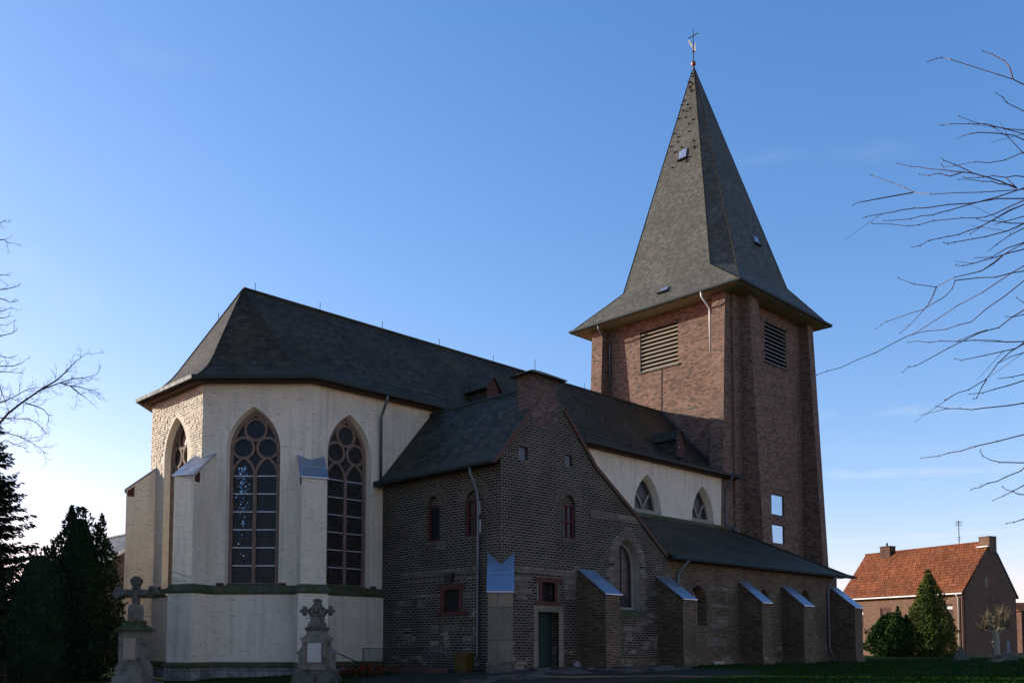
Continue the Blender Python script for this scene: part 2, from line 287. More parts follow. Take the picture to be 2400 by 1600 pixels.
# ------------------------------------------------------------------ geometry helpers
Z = Vector((0, 0, 1))
OFF = {}
class MB:
    def __init__(s): s.v = []; s.f = []
    def poly(s, pts):
        i = len(s.v); s.v += [Vector(p) for p in pts]; s.f.append(list(range(i, i+len(pts))))
    def box(s, o, ax, ay, az):
        o, ax, ay, az = map(Vector, (o, ax, ay, az)); i = len(s.v)
        s.v += [o, o+ax, o+ax+ay, o+ay, o+az, o+ax+az, o+ax+ay+az, o+ay+az]
        s.f += [[i, i+3, i+2, i+1], [i+4, i+5, i+6, i+7], [i, i+1, i+5, i+4], [i+1, i+2, i+6, i+5], [i+2, i+3, i+7, i+6], [i+3, i, i+4, i+7]]
    def bb(s, x0, x1, y0, y1, z0, z1): s.box((x0, y0, z0), (x1-x0, 0, 0), (0, y1-y0, 0), (0, 0, z1-z0))
    def prism(s, pts, vec):
        pts = [Vector(p) for p in pts]; vec = Vector(vec); n = len(pts); i = len(s.v)
        s.v += pts + [p+vec for p in pts]; s.f.append(list(range(i, i+n))[::-1]); s.f.append(list(range(i+n, i+2*n)))
        for k in range(n): j = (k+1) % n; s.f.append([i+k, i+j, i+n+j, i+n+k])
    def loft(s, loops, closed=True, caps=False):
        idx = []
        for L in loops: idx.append(list(range(len(s.v), len(s.v)+len(L)))); s.v += [Vector(p) for p in L]
        for a, b in zip(idx, idx[1:]):
            n = len(a)
            for k in range(n if closed else n-1): j = (k+1) % n; s.f.append([a[k], a[j], b[j], b[k]])
        if caps: s.f.append(idx[0][::-1]); s.f.append(idx[-1])
    def tube(s, pts, r0, r1=None, n=6, caps=True):
        pts = [Vector(p) for p in pts]; r1 = r0 if r1 is None else r1; m = len(pts); loops = []; prev = None
        for i, p in enumerate(pts):
            d = (pts[min(i+1, m-1)]-pts[max(i-1, 0)]); d = d.normalized() if d.length > 1e-9 else Vector((0, 0, 1))
            a = prev - d*prev.dot(d) if prev is not None else (d.cross(Z) if abs(d.z) < .95 else d.cross(Vector((1, 0, 0))))
            if a.length < 1e-6: a = d.cross(Vector((1, 0, 0)))
            a.normalize(); prev = a; b = d.cross(a); r = r0+(r1-r0)*i/max(1, m-1) if not isinstance(r0, list) else r0[i]
            loops.append([p+(a*math.cos(t)+b*math.sin(t))*r for t in (2*math.pi*k/n for k in range(n))])
        s.loft(loops, True, caps)
    def lathe(s, c, prof, n=12, sx=1., sy=1.):
        c = Vector(c); s.loft([[c+Vector((r*sx*math.cos(2*math.pi*k/n), r*sy*math.sin(2*math.pi*k/n), z)) for k in range(n)] for r, z in prof], True, True)
    def build_each(s, name, mat, parent=None):      # every connected piece becomes a part of its own
        par = list(range(len(s.v)))
        def find(a):
            while par[a] != a: par[a] = par[par[a]]; a = par[a]
            return a
        for f in s.f:
            for k in f[1:]: par[find(k)] = find(f[0])
        groups = {}
        for f in s.f: groups.setdefault(find(f[0]), []).append(f)
        for fs in groups.values():
            m = MB(); ids = {}
            for f in fs:
                for k in f:
                    if k not in ids: ids[k] = len(m.v); m.v.append(s.v[k])
                m.f.append([ids[k] for k in f])
            m.build(name, mat, parent)
    def build(s, name, mat, parent=None, smooth=False, label=None, origin=None):
        off = Vector(origin) if origin is not None else (OFF[parent.name] if parent else Vector((0, 0, 0)))
        me = bpy.data.meshes.new(name); me.from_pydata([tuple(p-off) for p in s.v], [], s.f)
        uvl = me.uv_layers.new(name='UVMap'); data = np.empty(len(me.loops)*2, 'f'); V = s.v
        for poly in me.polygons:
            vs = [V[i] for i in poly.vertices]; n = Vector((0, 0, 0))
            for k in range(len(vs)):
                a, b = vs[k], vs[(k+1) % len(vs)]; n += Vector(((a.y-b.y)*(a.z+b.z), (a.z-b.z)*(a.x+b.x), (a.x-b.x)*(a.y+b.y)))
            n = n.normalized() if n.length > 1e-12 else Vector((0, 0, 1))
            t = Z.cross(n); t = t.normalized() if t.length > .2 else Vector((1, 0, 0)); bb = n.cross(t)
            for k, li in enumerate(poly.loop_indices): data[2*li] = vs[k].dot(t); data[2*li+1] = vs[k].dot(bb)
        uvl.data.foreach_set('uv', data)
        if smooth: me.polygons.foreach_set('use_smooth', [True]*len(me.polygons))
        me.materials.append(M[mat]); me.update()
        o = bpy.data.objects.new(name, me); COL.objects.link(o); o.location = off if not parent else (0, 0, 0)
        if parent: o.parent = parent
        if label: o['label'] = label
        OFF[o.name] = off; return o
def raw(name, verts, faces, mat, parent=None, origin=None, smooth=False):
    off = Vector(origin) if origin is not None else (OFF[parent.name] if parent else Vector((0, 0, 0)))
    me = bpy.data.meshes.new(name); v = np.asarray(verts, 'f')-np.array(off, 'f'); f = np.asarray(faces, 'i')
    me.vertices.add(len(v)); me.vertices.foreach_set('co', v.ravel()); k = f.shape[1]
    me.loops.add(f.size); me.loops.foreach_set('vertex_index', f.ravel()); me.polygons.add(len(f))
    me.polygons.foreach_set('loop_start', np.arange(0, f.size, k, dtype='i')); me.polygons.foreach_set('loop_total', np.full(len(f), k, 'i'))
    if smooth: me.polygons.foreach_set('use_smooth', [True]*len(f))
    me.update(calc_edges=True); me.materials.append(M[mat]); o = bpy.data.objects.new(name, me); COL.objects.link(o)
    o.location = off if not parent else (0, 0, 0)
    if parent: o.parent = parent
    OFF[o.name] = off; return o
def thing(name, label, cat, loc, group=None):
    o = bpy.data.objects.new(name, None); COL.objects.link(o); o.location = loc; o.empty_display_size = .2
    OFF[o.name] = Vector(loc); return tag(o, label, cat, group)
def tag(o, label=None, cat=None, group=None, kind=None):
    if label: o['label'] = label
    if cat: o['category'] = cat
    if group: o['group'] = group
    if kind: o['kind'] = kind
    return o
class Fr:                     # a vertical wall plane: u along T, v = height, out = towards the outside
    def __init__(s, O, T):
        s.O = Vector((O[0], O[1], 0)); s.T = Vector((T[0], T[1], 0)).normalized(); s.N = Vector((s.T.y, -s.T.x, 0))
    def p(s, u, v, out=0.): return s.O + s.T*u + Z*v + s.N*out
def wall(mb, fr, outer, holes=(), rev=None, out=0.):
    loops = [[Vector((u, v, 0)) for u, v in outer]] + [[Vector((u, v, 0)) for u, v in h[0]] for h in holes]
    flat = [q for L in loops for q in L]; i = len(mb.v); mb.v += [fr.p(q.x, q.y, out) for q in flat]
    for t in tessellate_polygon(loops):
        a, b, c = (flat[k] for k in t)
        if (b-a).cross(c-a).z < 0: t = (t[0], t[2], t[1])
        mb.f.append([i+k for k in t])
    for h in holes:
        o, d = h[0], h[1]; inn = h[2] if len(h) > 2 and h[2] else o; m = h[3] if len(h) > 3 else (rev if rev is not None else mb)
        m.loft([[fr.p(u, v, out) for u, v in o], [fr.p(u, v, out-d) for u, v in inn]])
def rect(u0, u1, v0, v1): return [(u0, v0), (u1, v0), (u1, v1), (u0, v1)]
def gothic(uc, w, z0, zs, za, n=9):
    h = za-zs; R = (h*h+w*w/4)/w; cx = w/2-R; a = math.atan2(h, -cx)
    arc = [(cx+R*math.cos(a*k/n), zs+R*math.sin(a*k/n)) for k in range(n+1)]
    return [(uc-w/2, z0), (uc+w/2, z0)] + [(uc+x, z) for x, z in arc] + [(uc-x, z) for x, z in arc[::-1][1:]]
def roundtop(uc, w, z0, zs, rise, n=10):
    return [(uc-w/2, z0), (uc+w/2, z0)] + [(uc+w/2*math.cos(math.pi*k/n), zs+rise*math.sin(math.pi*k/n)) for k in range(n+1)]
def band(mb, fr, path, w, o0, o1, closed=False):
    P = [Vector((u, v)) for u, v in path]; n = len(P); L, R = [], []
    for i in range(n):
        a = P[(i-1) % n] if (closed or i > 0) else None; c = P[(i+1) % n] if (closed or i < n-1) else None
        d1 = (P[i]-a).normalized() if a is not None and (P[i]-a).length > 1e-7 else None; d2 = (c-P[i]).normalized() if c is not None and (c-P[i]).length > 1e-7 else None
        d1 = d1 if d1 is not None else d2; d2 = d2 if d2 is not None else d1
        n1 = Vector((-d1.y, d1.x)); n2 = Vector((-d2.y, d2.x)); m = (n1+n2); m = m.normalized() if m.length > .2 else n1
        k = w/2/max(.45, m.dot(n1)); L.append(P[i]+m*k); R.append(P[i]-m*k)
    loops = [[fr.p(a.x, a.y, o0), fr.p(a.x, a.y, o1), fr.p(b.x, b.y, o1), fr.p(b.x, b.y, o0)] for a, b in zip(L, R)]
    if closed: loops.append(loops[0])
    mb.loft(loops, True, not closed)
def circ(u, v, r, n=20): return [(u+r*math.cos(2*math.pi*k/n), v+r*math.sin(2*math.pi*k/n)) for k in range(n)]
def offset_chain(ch, d):
    out = []; n = len(ch)
    for i in range(n):
        p = Vector(ch[i]); a = Vector(ch[i-1]) if i else None; c = Vector(ch[i+1]) if i < n-1 else None
        d1 = (p-a).normalized() if a is not None else (c-p).normalized(); d2 = (c-p).normalized() if c is not None else d1
        n1 = Vector((d1.y, -d1.x)); n2 = Vector((d2.y, -d2.x)); m = (n1+n2).normalized(); out.append(p+m*(d/max(.3, m.dot(n1))))
    return out
def sweep(mb, ch, prof):
    rows = [[Vector((q.x, q.y, z)) for q in offset_chain(ch, o)] for o, z in prof]
    mb.loft(rows, False)
def voussoirs(mb, fr, uc, zc, r0, r1, a0, a1, n, out=.014, gap=.018, el=1.):
    for k in range(n):
        t0 = a0+(a1-a0)*k/n; t1 = a0+(a1-a0)*(k+1)/n; g = gap/2
        pts = []
        for r, t, sg in ((r0, t0, 1), (r1, t0, 1), (r1, t1, -1), (r0, t1, -1)):
            tt = t+sg*g/r*(1 if a1 > a0 else -1); pts.append(fr.p(uc+r*math.cos(tt), zc+r*el*math.sin(tt), -.03))
        mb.prism(pts, fr.N*(out+.03))

# ------------------------------------------------------------------ the ground
def sstep(a, b, x): t = np.clip((x-a)/(b-a), 0, 1); return t*t*(3-2*t)
def gz(x, y):
    x = np.asarray(x, float); y = np.asarray(y, float); d = x*.7043+y*.7099
    k = sstep(15, 25.5, x-.35*np.clip(26-y, 0, 12)*0)
    z = -.40+.47*k; z = z-.10*sstep(44, 58, x)*0
    near = sstep(4, 22, d); return z*near+(-.62)*(1-near)
def gzf(x, y): return float(gz(x, y))
ax = np.unique(np.concatenate([np.linspace(-900, -40, 14), np.linspace(-40, 100, 141), np.linspace(100, 900, 14)]))
X_, Y_ = np.meshgrid(ax, ax, indexing='ij'); n_ = len(ax)
rng = np.random.default_rng(3)
Zg = gz(X_, Y_) + rng.normal(0, .012, X_.shape)*((X_ > -40) & (X_ < 100) & (Y_ > -40) & (Y_ < 100))
ii, jj = np.meshgrid(np.arange(n_-1), np.arange(n_-1), indexing='ij'); q0 = (ii*n_+jj).ravel()
gr = raw('ground', np.stack([X_, Y_, Zg], -1).reshape(-1, 3), np.stack([q0, q0+n_, q0+n_+1, q0+1], -1), 'ground', origin=(0, 0, 0), smooth=True)
tag(gr, kind='structure')

# ------------------------------------------------------------------ the church
ch = thing('church', 'old brick church with whitewashed apse, slate roofs and tall spired square tower', 'church', (35, 32, 0))
YA = 38.05
C1, C2, C3, C4 = (20.61, 32.45), (17.44, 35.62), (17.44, 40.48), (20.61, 43.65)
XT = 52.43
frN = Fr(C1, (1, 0)); frD = Fr(C2, (1, -1)); frE = Fr(C3, (0, -1)); frS2 = Fr(C4, (-1, -1))
TOP = 11.86

# --- apse and nave walls above the string course
def apse_open(uc): return gothic(uc, 2.2, 3.42, 9.0, 10.78, 10), gothic(uc, 2.04, 3.42, 9.0, 10.64, 10)
w = MB(); rv = MB()
for fr, L, uc in ((frD, 4.483, 2.11), (frE, 4.86, 2.43)):
    o, i = apse_open(uc); wall(w, fr, rect(0, L, 3.0, TOP), [(o, .34, i)], rv)
clr = [(22.72, 2.55, 8.72, 9.35, 10.96), (28.42, 2.4, 8.72, 9.35, 10.96)]      # clerestory windows seen past the gable
holes = []
o, i = apse_open(1.89); holes.append((o, .34, i))
for uc, ww, z0, zs, za in clr: holes.append((gothic(uc, ww, z0, zs-.55, za), .42, gothic(uc, ww-.34, z0+.1, zs-.5, za-.22)))
wall(w, frN, [(0, 3.0), (XT-C1[0], 3.0), (XT-C1[0], TOP), (0, TOP)], holes, rv)
rb = random.Random(17); oo = gothic(2.43, 2.5, 3.2, 9.0, 11.0, 10)
def inside(poly, x, y):
    c = False
    for (x0, y0), (x1, y1) in zip(poly, poly[1:]+poly[:1]):
        if (y0 > y) != (y1 > y) and x < (x1-x0)*(y-y0)/(y1-y0)+x0: c = not c
    return c
v = 3.46; row = 0
while v < TOP-.12:            # uneven whitewashed bricks standing proud of their joints
    u = -.02-(.14 if row % 2 else 0)+rb.uniform(-.02, .02)
    while u < 4.88:
        l = rb.choice((.25, .25, .26, .13)); u0, u1 = max(u, -.03), min(u+l-.02, 4.89)
        if u1-u0 > .05 and not inside(oo, (u0+u1)/2, v+.045) and not inside(oo, u0, v+.045) and not inside(oo, u1, v+.045):
            h0, h1 = v+rb.uniform(.004, .014), v+.098-rb.uniform(.004, .014); d_ = rb.uniform(.006, .034); t1, t2 = rb.uniform(-.010, .010), rb.uniform(-.008, .008)
            q = [(u0+rb.uniform(0, .012), h0), (u1-rb.uniform(0, .012), h0+rb.uniform(0, .01)), (u1-rb.uniform(0, .012), h1), (u0+rb.uniform(0, .012), h1-rb.uniform(0, .01))]
            w.loft([[frE.p(a, b, -.01) for a, b in q], [frE.p(a, b, d_+t) for (a, b), t in zip(q, (t1, -t1, -t1+t2, t1+t2))]], True, True)
        u += l
    v += .104; row += 1
wall(w, frS2, rect(0, 4.483, -1, TOP)); w.poly([(C4[0], C4[1], -1), (XT, C4[1], -1), (XT, C4[1], TOP), (C4[0], C4[1], TOP)])
w.build('nave_wall', 'white', ch); rv.build_each('window_reveal', 'cream', ch)

def tracery_window(fr, uc, glass):
    d0, d1 = -.42, -.29; m = MB()
    inn = gothic(uc, 1.96, 3.46, 9.0, 10.56, 10)
    band(m, fr, inn, .17, d0, d1+.03, True)
    band(m, fr, [(uc, 3.5), (uc, 8.12)], .15, d0, d1)
    for s in (-1, 1):
        band(m, fr, circ(uc+s*.50, 9.13, .43), .11, d0+.01, d1-.005, True)
        c = uc+s*.475
        g = gothic(c, .93, 7.9, 7.95, 8.74, 8)[2:]; band(m, fr, g, .11, d0+.012, d1-.012)
    band(m, fr, circ(uc, 9.90, .44), .11, d0+.008, d1-.008, True)
    t = m.build('window', 'tracery', ch)
    g = MB(); wall(g, fr, gothic(uc, 2.0, 3.4, 9.0, 10.6, 10), out=-.385); g.build('pane', glass, t)
    b = MB()
    for k in range(6):
        z = 7.97-.742*k
        b.box(fr.p(uc-.92, z-.018, -.385), fr.T*1.84, fr.N*.05, Z*.036)
    b.build_each('glazing_bar', 'barlight', t)
    return t
wD = tracery_window(frD, 2.11, 'glass'); rb = random.Random(23); m = MB()
for k in range(150):          # mirror slips added to imitate daylight glinting through the window
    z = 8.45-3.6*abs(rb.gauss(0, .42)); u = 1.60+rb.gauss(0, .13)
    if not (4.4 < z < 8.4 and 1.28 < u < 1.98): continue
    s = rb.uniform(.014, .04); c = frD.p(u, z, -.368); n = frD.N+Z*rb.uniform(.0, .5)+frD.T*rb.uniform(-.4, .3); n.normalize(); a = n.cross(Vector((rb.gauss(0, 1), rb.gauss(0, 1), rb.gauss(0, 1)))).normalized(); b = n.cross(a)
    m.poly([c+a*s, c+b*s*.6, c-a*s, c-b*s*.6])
m.build('window_glint_slips', 'glintglass', wD)
tracery_window(frN, 1.89, 'glass2'); tracery_window(frE, 2.43, 'glass')

for uc, ww, z0, zs, za in clr:
    d0, d1 = -.5, -.36; m = MB(); zz = zs-.5; ap = za-.24
    inn = gothic(uc, ww-.40, z0+.16, zz, ap, 9); band(m, frN, inn, .14, d0, d1+.02, True)
    hw = (ww-.4)/2; spr = zz+.12
    band(m, frN, [(uc, z0+.16), (uc, spr)], .13, d0, d1)
    for s in (-1, 1): band(m, frN, [(uc, spr), (uc+s*.18, spr+.32), (uc+s*.40, spr+.62), (uc+s*.62, spr+.86)], .13, d0+.01, d1-.005)
    t = m.build('clerestory_window', 'greystone', ch)
    g = MB(); wall(g, frN, gothic(uc, ww-.36, z0+.1, zz, ap+.02, 9), out=-.455); g.build('pane', 'glass', t)
    s_ = MB(); s_.prism([frN.p(uc-ww/2-.01, z0-.01, -.42), frN.p(uc-ww/2-.01, z0+.17, -.42), frN.p(uc-ww/2-.01, z0+.10, .02), frN.p(uc-ww/2-.01, z0-.12, .04)], frN.T*(ww+.02)); s_.build('sill', 'greystone', t)

# --- lower apse wall, string courses, plinth, with the buttresses worked into the outline
def corner_pts(C, n, half, L):
    n = Vector(n).normalized(); t = Vector((-n.y, n.x)); C = Vector(C); k = .207*half/.5
    return [C-t*half-n*k, C-t*half+n*L, C+t*half+n*L, C+t*half-n*k]
def but_frame(n): n = Vector(n).normalized(); return n, Vector((-n.y, n.x))
n1, n2, n3 = (-.3827, -.9239), (-.9239, -.3827), (-.9239, .3827)
low = [Vector(C4)]
for C, n, L in ((C3, n3, 1.0), (C2, n2, 1.0), (C1, n1, .8)):
    a = corner_pts(C, n, .5, L); a = a if (a[0]-low[-1]).length < (a[3]-low[-1]).length else a[::-1]; low += a
low.append(Vector((24.25, 32.45)))
m = MB(); sweep(m, low, [(.10, 3.12), (.10, .26)]); m.build('lower_apse_wall', 'white', ch)
m = MB(); sweep(m, low, [(-.02, 3.44), (.02, 3.42), (.20, 3.17), (.20, 3.10), (.08, 3.05)]); m.build('string_course', 'moss', ch)
m = MB(); sweep(m, low, [(.09, .34), (.20, .27), (.22, .14), (.15, .10)]); m.build('plinth_moulding', 'moss', ch)
m = MB(); sweep(m, low, [(.17, .14), (.17, -.9)]); m.build('plinth', 'plinth', ch)
for fr, uc in ((frD, 2.11), (frN, 1.89), (frE, 2.43)):       # mossy sloping sills and red corner blocks
    m = MB(); m.prism([fr.p(uc-1.12, 3.40, -.30), fr.p(uc-1.12, 3.53, -.28), fr.p(uc-1.12, 3.30, .13), fr.p(uc-1.12, 3.15, .17)], fr.T*2.24); m.build('window_sill', 'moss', ch)
    m = MB()
    for u in (uc-1.42, uc+1.12): m.box(fr.p(u, 3.38, -.02), fr.T*.30, fr.N*.05, Z*.15)
    m.build_each('sill_end_block', 'sand', ch)

def buttress(C, n, half, L, ztop, zfront, zbase, body, cap, over=.06, back=.22, corner=True):
    n, t = but_frame(n); C3d = Vector((C[0], C[1], 0)); n = Vector((n.x, n.y, 0)); t = Vector((t.x, t.y, 0)); sl_ = (ztop-zfront)/L
    k = back if corner else 0.0
    m = MB(); prof = [(-k, zbase), (L, zbase), (L, zfront-.02), (-k, ztop+k*sl_-.02)]
    m.prism([C3d-t*half+n*a+Z*z for a, z in prof], t*2*half); b = m.build('buttress', body, ch)
    m = MB(); th = .04; a0, a1 = -k, L+over*1.3
    def zz(a): return ztop-a*sl_
    m.prism([C3d-t*(half+over)+n*a0+Z*(zz(a0)+.02), C3d-t*(half+over)+n*a1+Z*(zz(a1)+.02), C3d-t*(half+over)+n*a1+Z*(zz(a1)+.02+th), C3d-t*(half+over)+n*a0+Z*(zz(a0)+.02+th)], t*2*(half+over))
    for q in (.5,):       # standing seam between the sheets
        aa = a0+(a1-a0)*q; m.box(C3d-t*(half+over)+n*aa+Z*(zz(aa)+.02+th), t*2*(half+over), n*.02-Z*.02*sl_, Z*.005)
    m.build('coping', cap, b); return b
for C, n, L, zt, zf in ((C1, n1, .8, 8.52, 7.74), (C2, n2, 1.0, 8.62, 7.80), (C3, n3, 1.0, 8.62, 7.80)):
    b = buttress(C, n, .5, L, zt, zf, 3.05, 'white', 'zinc')
    nn, tt = but_frame(n); m = MB()     # red sandstone kneeler stone under the sheet on each flank
    for s in (-1, 1):
        o = Vector((C[0], C[1], zf-.30))+Vector((nn.x, nn.y, 0))*(L-.33)+Vector((tt.x, tt.y, 0))*(s*.5-.02)
        m.prism([o, o+Vector((nn.x, nn.y, 0))*.28, o+Vector((nn.x, nn.y, 0))*.28+Z*.24, o+Z*.46], Vector((tt.x, tt.y, 0))*.04)
    m.build_each('kneeler_stone', 'sand', b)

# --- nave and apse roof
chain = [Vector((XT, 43.65)), Vector(C4), Vector(C3), Vector(C2), Vector(C1), Vector((XT, 32.45))]
eav = offset_chain(chain, .5); APX = Vector((20.45, YA, 17.25)); RW = Vector((XT, YA, 17.25))
rows = [(0, 11.92), (.08, 12.11), (.16, 12.34), (.24, 12.62), (.31, 12.93), (.37, 13.26), (.42, 13.58), (1, 17.25)]
def roofline(p, top): return [Vector((p.x+(top.x-p.x)*s, p.y+(top.y-p.y)*s, z)) for s, z in rows]
lines = [roofline(eav[0], RW)] + [roofline(e, APX) for e in eav[1:5]] + [roofline(eav[5], RW)]
m = MB()
for a, b in zip(lines, lines[1:]):
    for k in range(len(rows)-1): m.poly([a[k], b[k], b[k+1], a[k+1]] if k < len(rows)-2 or (a[-1]-b[-1]).length > .1 else [a[k], b[k], b[k+1]])
roof = m.build('nave_roof', 'slate', ch)
m = MB()
for L in lines[1:5]: m.tube([p+Z*.0 for p in L], .04, n=6)
m.tube([APX+Z*.02, RW+Z*.02], .08, n=8); m.build('ridge_capping', 'slate', roof)
m = MB(); sweep(m, chain, [(.52, 11.90), (.40, 11.72), (.02, 11.74)]); m.build('eave_soffit', 'brownwood', ch)
m = MB(); sweep(m, chain, [(.50, 11.95), (.48, 11.83), (.56, 11.76), (.66, 11.80), (.68, 11.95), (.64, 11.96), (.60, 11.86), (.52, 11.92)]); m.build('gutter', 'gutter', ch)
def rz(y):      # height of the north nave slope
    s = (y-31.95)/6.1
    for (a, za), (b, zb) in zip(rows, rows[1:]):
        if a <= s <= b: return za+(zb-za)*(s-a)/(b-a)
    return 17.25
for x0, x1 in ((23.8, 30.9), (36.2, 51.8)):
    m = MB(); y = 32.5
    for dz in (.16, .34): m.tube([(x0, y, rz(y)+dz), (x1, y, rz(y)+dz)], .022, n=5)
    k = int((x1-x0)/1.4)
    for q in range(k+1):
        x = x0+.25+(x1-x0-.5)*q/k; m.box((x-.02, y-.02, rz(y)-.02), (.04, 0, 0), (0, .04, 0), (0, 0, .40)); m.box((x-.02, y, rz(y)+.30), (.04, 0, 0), (0, .5, .10), (0, 0, .03))
    m.build('snow_guard', 'gutter', ch)
for x, h in ((21.05, .42), (24.55, .42), (28.31, .42), (32.17, .42), (36.23, .42), (39.71, .95), (40.24, .4), (44.27, .4), (48.3, .4)):
    m = MB(); m.tube([(x, YA, 17.2), (x, YA, 17.27+h)], .016, n=5); m.lathe((x, YA, 17.26), [(.0, 0), (.07, .0), (.06, .07), (.0, .09)], 8); m.build('lightning_rod', 'iron', ch)
m = MB(); m.tube([(18.6, 36.7, 14.9), (18.55, 36.65, 15.3)], .014, n=5); m.build('lightning_rod', 'iron', ch)
for xc, yf, zb in ((31.57, 33.22, 12.7), (47.5, 33.08, 12.62)):          # little slated dormers
    hw, ze, za = .40, zb+1.15, zb+1.68
    m = MB(); m.prism([(xc-hw, yf, zb), (xc+hw, yf, zb), (xc+hw, yf, ze), (xc, yf, za-.06), (xc-hw, yf, ze)], (0, 2.2, 0)); d = m.build('dormer', 'slate2', ch)
    m = MB(); e = .17
    for s in (-1, 1): m.prism([(xc, yf-.16, za), (xc+s*(hw+e), yf-.16, ze-.14), (xc+s*(hw+e+.08), yf-.14, ze-.10), (xc, yf-.16, za+.07)], (0, 2.4, .0))
    m.build('dormer_roof', 'slate', d)
    m = MB(); m.box((xc-hw, yf-.05, zb), (.10, 0, 0), (0, .06, 0), (0, 0, 1.15)); m.box((xc+hw-.10, yf-.05, zb), (.10, 0, 0), (0, .06, 0), (0, 0, 1.15))
    m.prism([(xc-hw-.06, yf-.06, ze-.06), (xc+hw+.06, yf-.06, ze-.06), (xc, yf-.06, za-.03)], (0, .07, 0)); m.box((xc-hw+.10, yf-.03, zb+.02), (2*hw-.2, 0, 0), (0, .05, 0), (0, 0, 1.06)); m.build('dormer_door', 'reddoor', d)
    if xc > 40: m = MB(); m.lathe((xc-.12, yf-.06, zb+.62), [(0, -.03), (.035, -.01), (.035, .02), (0, .04)], 8); m.build('door_knob', 'whiteframe', d)

# --- annex with the catslide gable
XA, YN = 24.25, 25.04
fA = Fr((XA, YN), (1, 0)); fB = Fr((XA, 32.45), (0, -1))
gable = [(0, -.7), (10.57, -.7), (10.57, 5.02), (9.4, 5.92), (8.32, 6.72), (7.1, 7.5), (5.55, 8.52), (4.34, 9.82), (3.55, 10.62), (2.65, 11.42), (0, 8.32)]
aw = MB()
hN = [(rect(2.01, 3.21, .14, 2.32), .40), (rect(2.25, 2.98, 2.73, 3.49), .26), (roundtop(3.87, .80, 5.33, 6.72, .42), .16), (rect(.98, 1.47, 8.2, 8.73), .2), (rect(3.67, 4.10, 8.30, 8.80), .2)]
gw = gothic(7.66, 1.78, 2.46, 4.42, 5.62, 9); gi = gothic(7.66, 1.56, 2.52, 4.42, 5.50, 9)
rg = MB(); hN.append((gw, .33, gi, rg)); wall(aw, fA, gable, hN)
hE = [(roundtop(3.44, .80, 5.22, 6.70, .42), .18), (roundtop(5.86, .94, 5.25, 6.62, .46), .18), (rect(3.93, 5.26, 2.32, 3.22), .12)]
wall(aw, fB, [(-.05, -.9), (7.41, -.9), (7.41, 8.3), (-.05, 8.3)], hE)
aw.poly([(XA+10.57, YN, -.7), (XA+10.57, 32.4, -.7), (XA+10.57, 32.4, 5.0), (XA+10.57, YN, 5.0)])
aw.build('annex_wall', 'annex', ch); rg.build('window_reveal', 'greystone', ch)

def stone_box(name, mat, fr, boxes, parent, out=.03, back=-.1, label=None):
    m = MB()
    for u0, u1, v0, v1 in boxes: m.box(fr.p(u0, v0, back), fr.T*(u1-u0), fr.N*(out-back), Z*(v1-v0))
    return m.build(name, mat, parent, label=label)
def pane(fr, u0, u1, v0, v1, out, mat, parent, name='pane'):
    m = MB(); m.poly([fr.p(u0, v0, out), fr.p(u1, v0, out), fr.p(u1, v1, out), fr.p(u0, v1, out)]); return m.build(name, mat, parent)
# pale stone bands, repairs and the surround of the pointed window
m = MB()
for fr, u0, u1, v0, v1 in ((fA, .72, 4.42, 3.82, 4.05), (fB, 1.25, 6.3, 3.86, 4.06), (fB, 1.6, 5.2, 3.60, 3.70), (fB, 2.0, 3.9, 2.98, 3.08), (fB, 5.5, 6.25, 3.62, 3.72)):
    m.box(fr.p(u0, v0, -.05), fr.T*(u1-u0), fr.N*.062, Z*(v1-v0))
m.build_each('stone_band', 'tuff', ch)
m = MB(); m.prism([fA.p(5.24, 6.36, -.04), fA.p(8.72, 6.36, -.04), fA.p(8.36, 6.64, -.04), fA.p(5.24, 6.66, -.04)], fA.N*.055); m.build('stone_band', 'tuff', ch)
m = MB()
rr = random.Random(11)
for fr, u, v, ww, hh in ((fA, .70, 3.50, .95, .24), (fA, .70, 3.22, .8, .26), (fA, .75, 2.95, .95, .24), (fA, .8, 2.75, .6, .18), (fA, 3.5, 3.5, .85, .28), (fA, 3.55, 3.18, .8, .3), (fA, 3.6, 2.9, .7, .26),
                       (fA, 7.2, 1.55, 1.5, .3), (fA, 8.3, 1.85, .8, .34), (fA, 7.5, 1.2, .5, .3), (fA, 9.3, 3.2, .5, .24), (fA, 9.7, 4.35, .55, .28), (fA, 4.05, 4.08, .4, .14), (fA, 6.2, 3.9, .45, .2),
                       (fB, 1.1, 2.62, .9, .2), (fB, .9, 2.3, .55, .22), (fB, 2.4, 2.55, .6, .3), (fB, 1.3, 1.2, .8, .35), (fB, 3.3, 1.45, .5, .4), (fB, 4.0, 1.62, 1.1, .14), (fB, 5.2, 1.58, .9, .16), (fB, 2.9, .75, 1.2, .16), (fB, 5.3, 1.1, .6, .3), (fB, 3.6, 4.85, .62, .32), (fB, 1.6, 1.5, .45, .25), (fB, 5.3, 2.9, .7, .2)):
    jj_ = rr.uniform(-.04, .04); m.prism([fr.p(u, v+jj_, -.04), fr.p(u+ww, v, -.04), fr.p(u+ww-.05, v+hh, -.04), fr.p(u+.04, v+hh+jj_, -.04)], fr.N*.05)
m.build_each('pale_stone_patch', 'tuff', ch)
m = MB()      # surround of the pointed window: long and short quoins plus voussoirs
for k in range(8):
    v = 2.5+k*.25
    for s in (-1, 1):
        ln = .36 if k % 2 else .52; u0 = 7.66+s*.90 if s > 0 else 7.66-.90-ln; m.box(fA.p(u0, v, -.05), fA.T*ln, fA.N*.064, Z*.235)
h_, w_ = 1.2, 1.80; R_ = (h_*h_+w_*w_/4)/w_; cx_ = w_/2-R_; a_ = math.atan2(h_, -cx_)
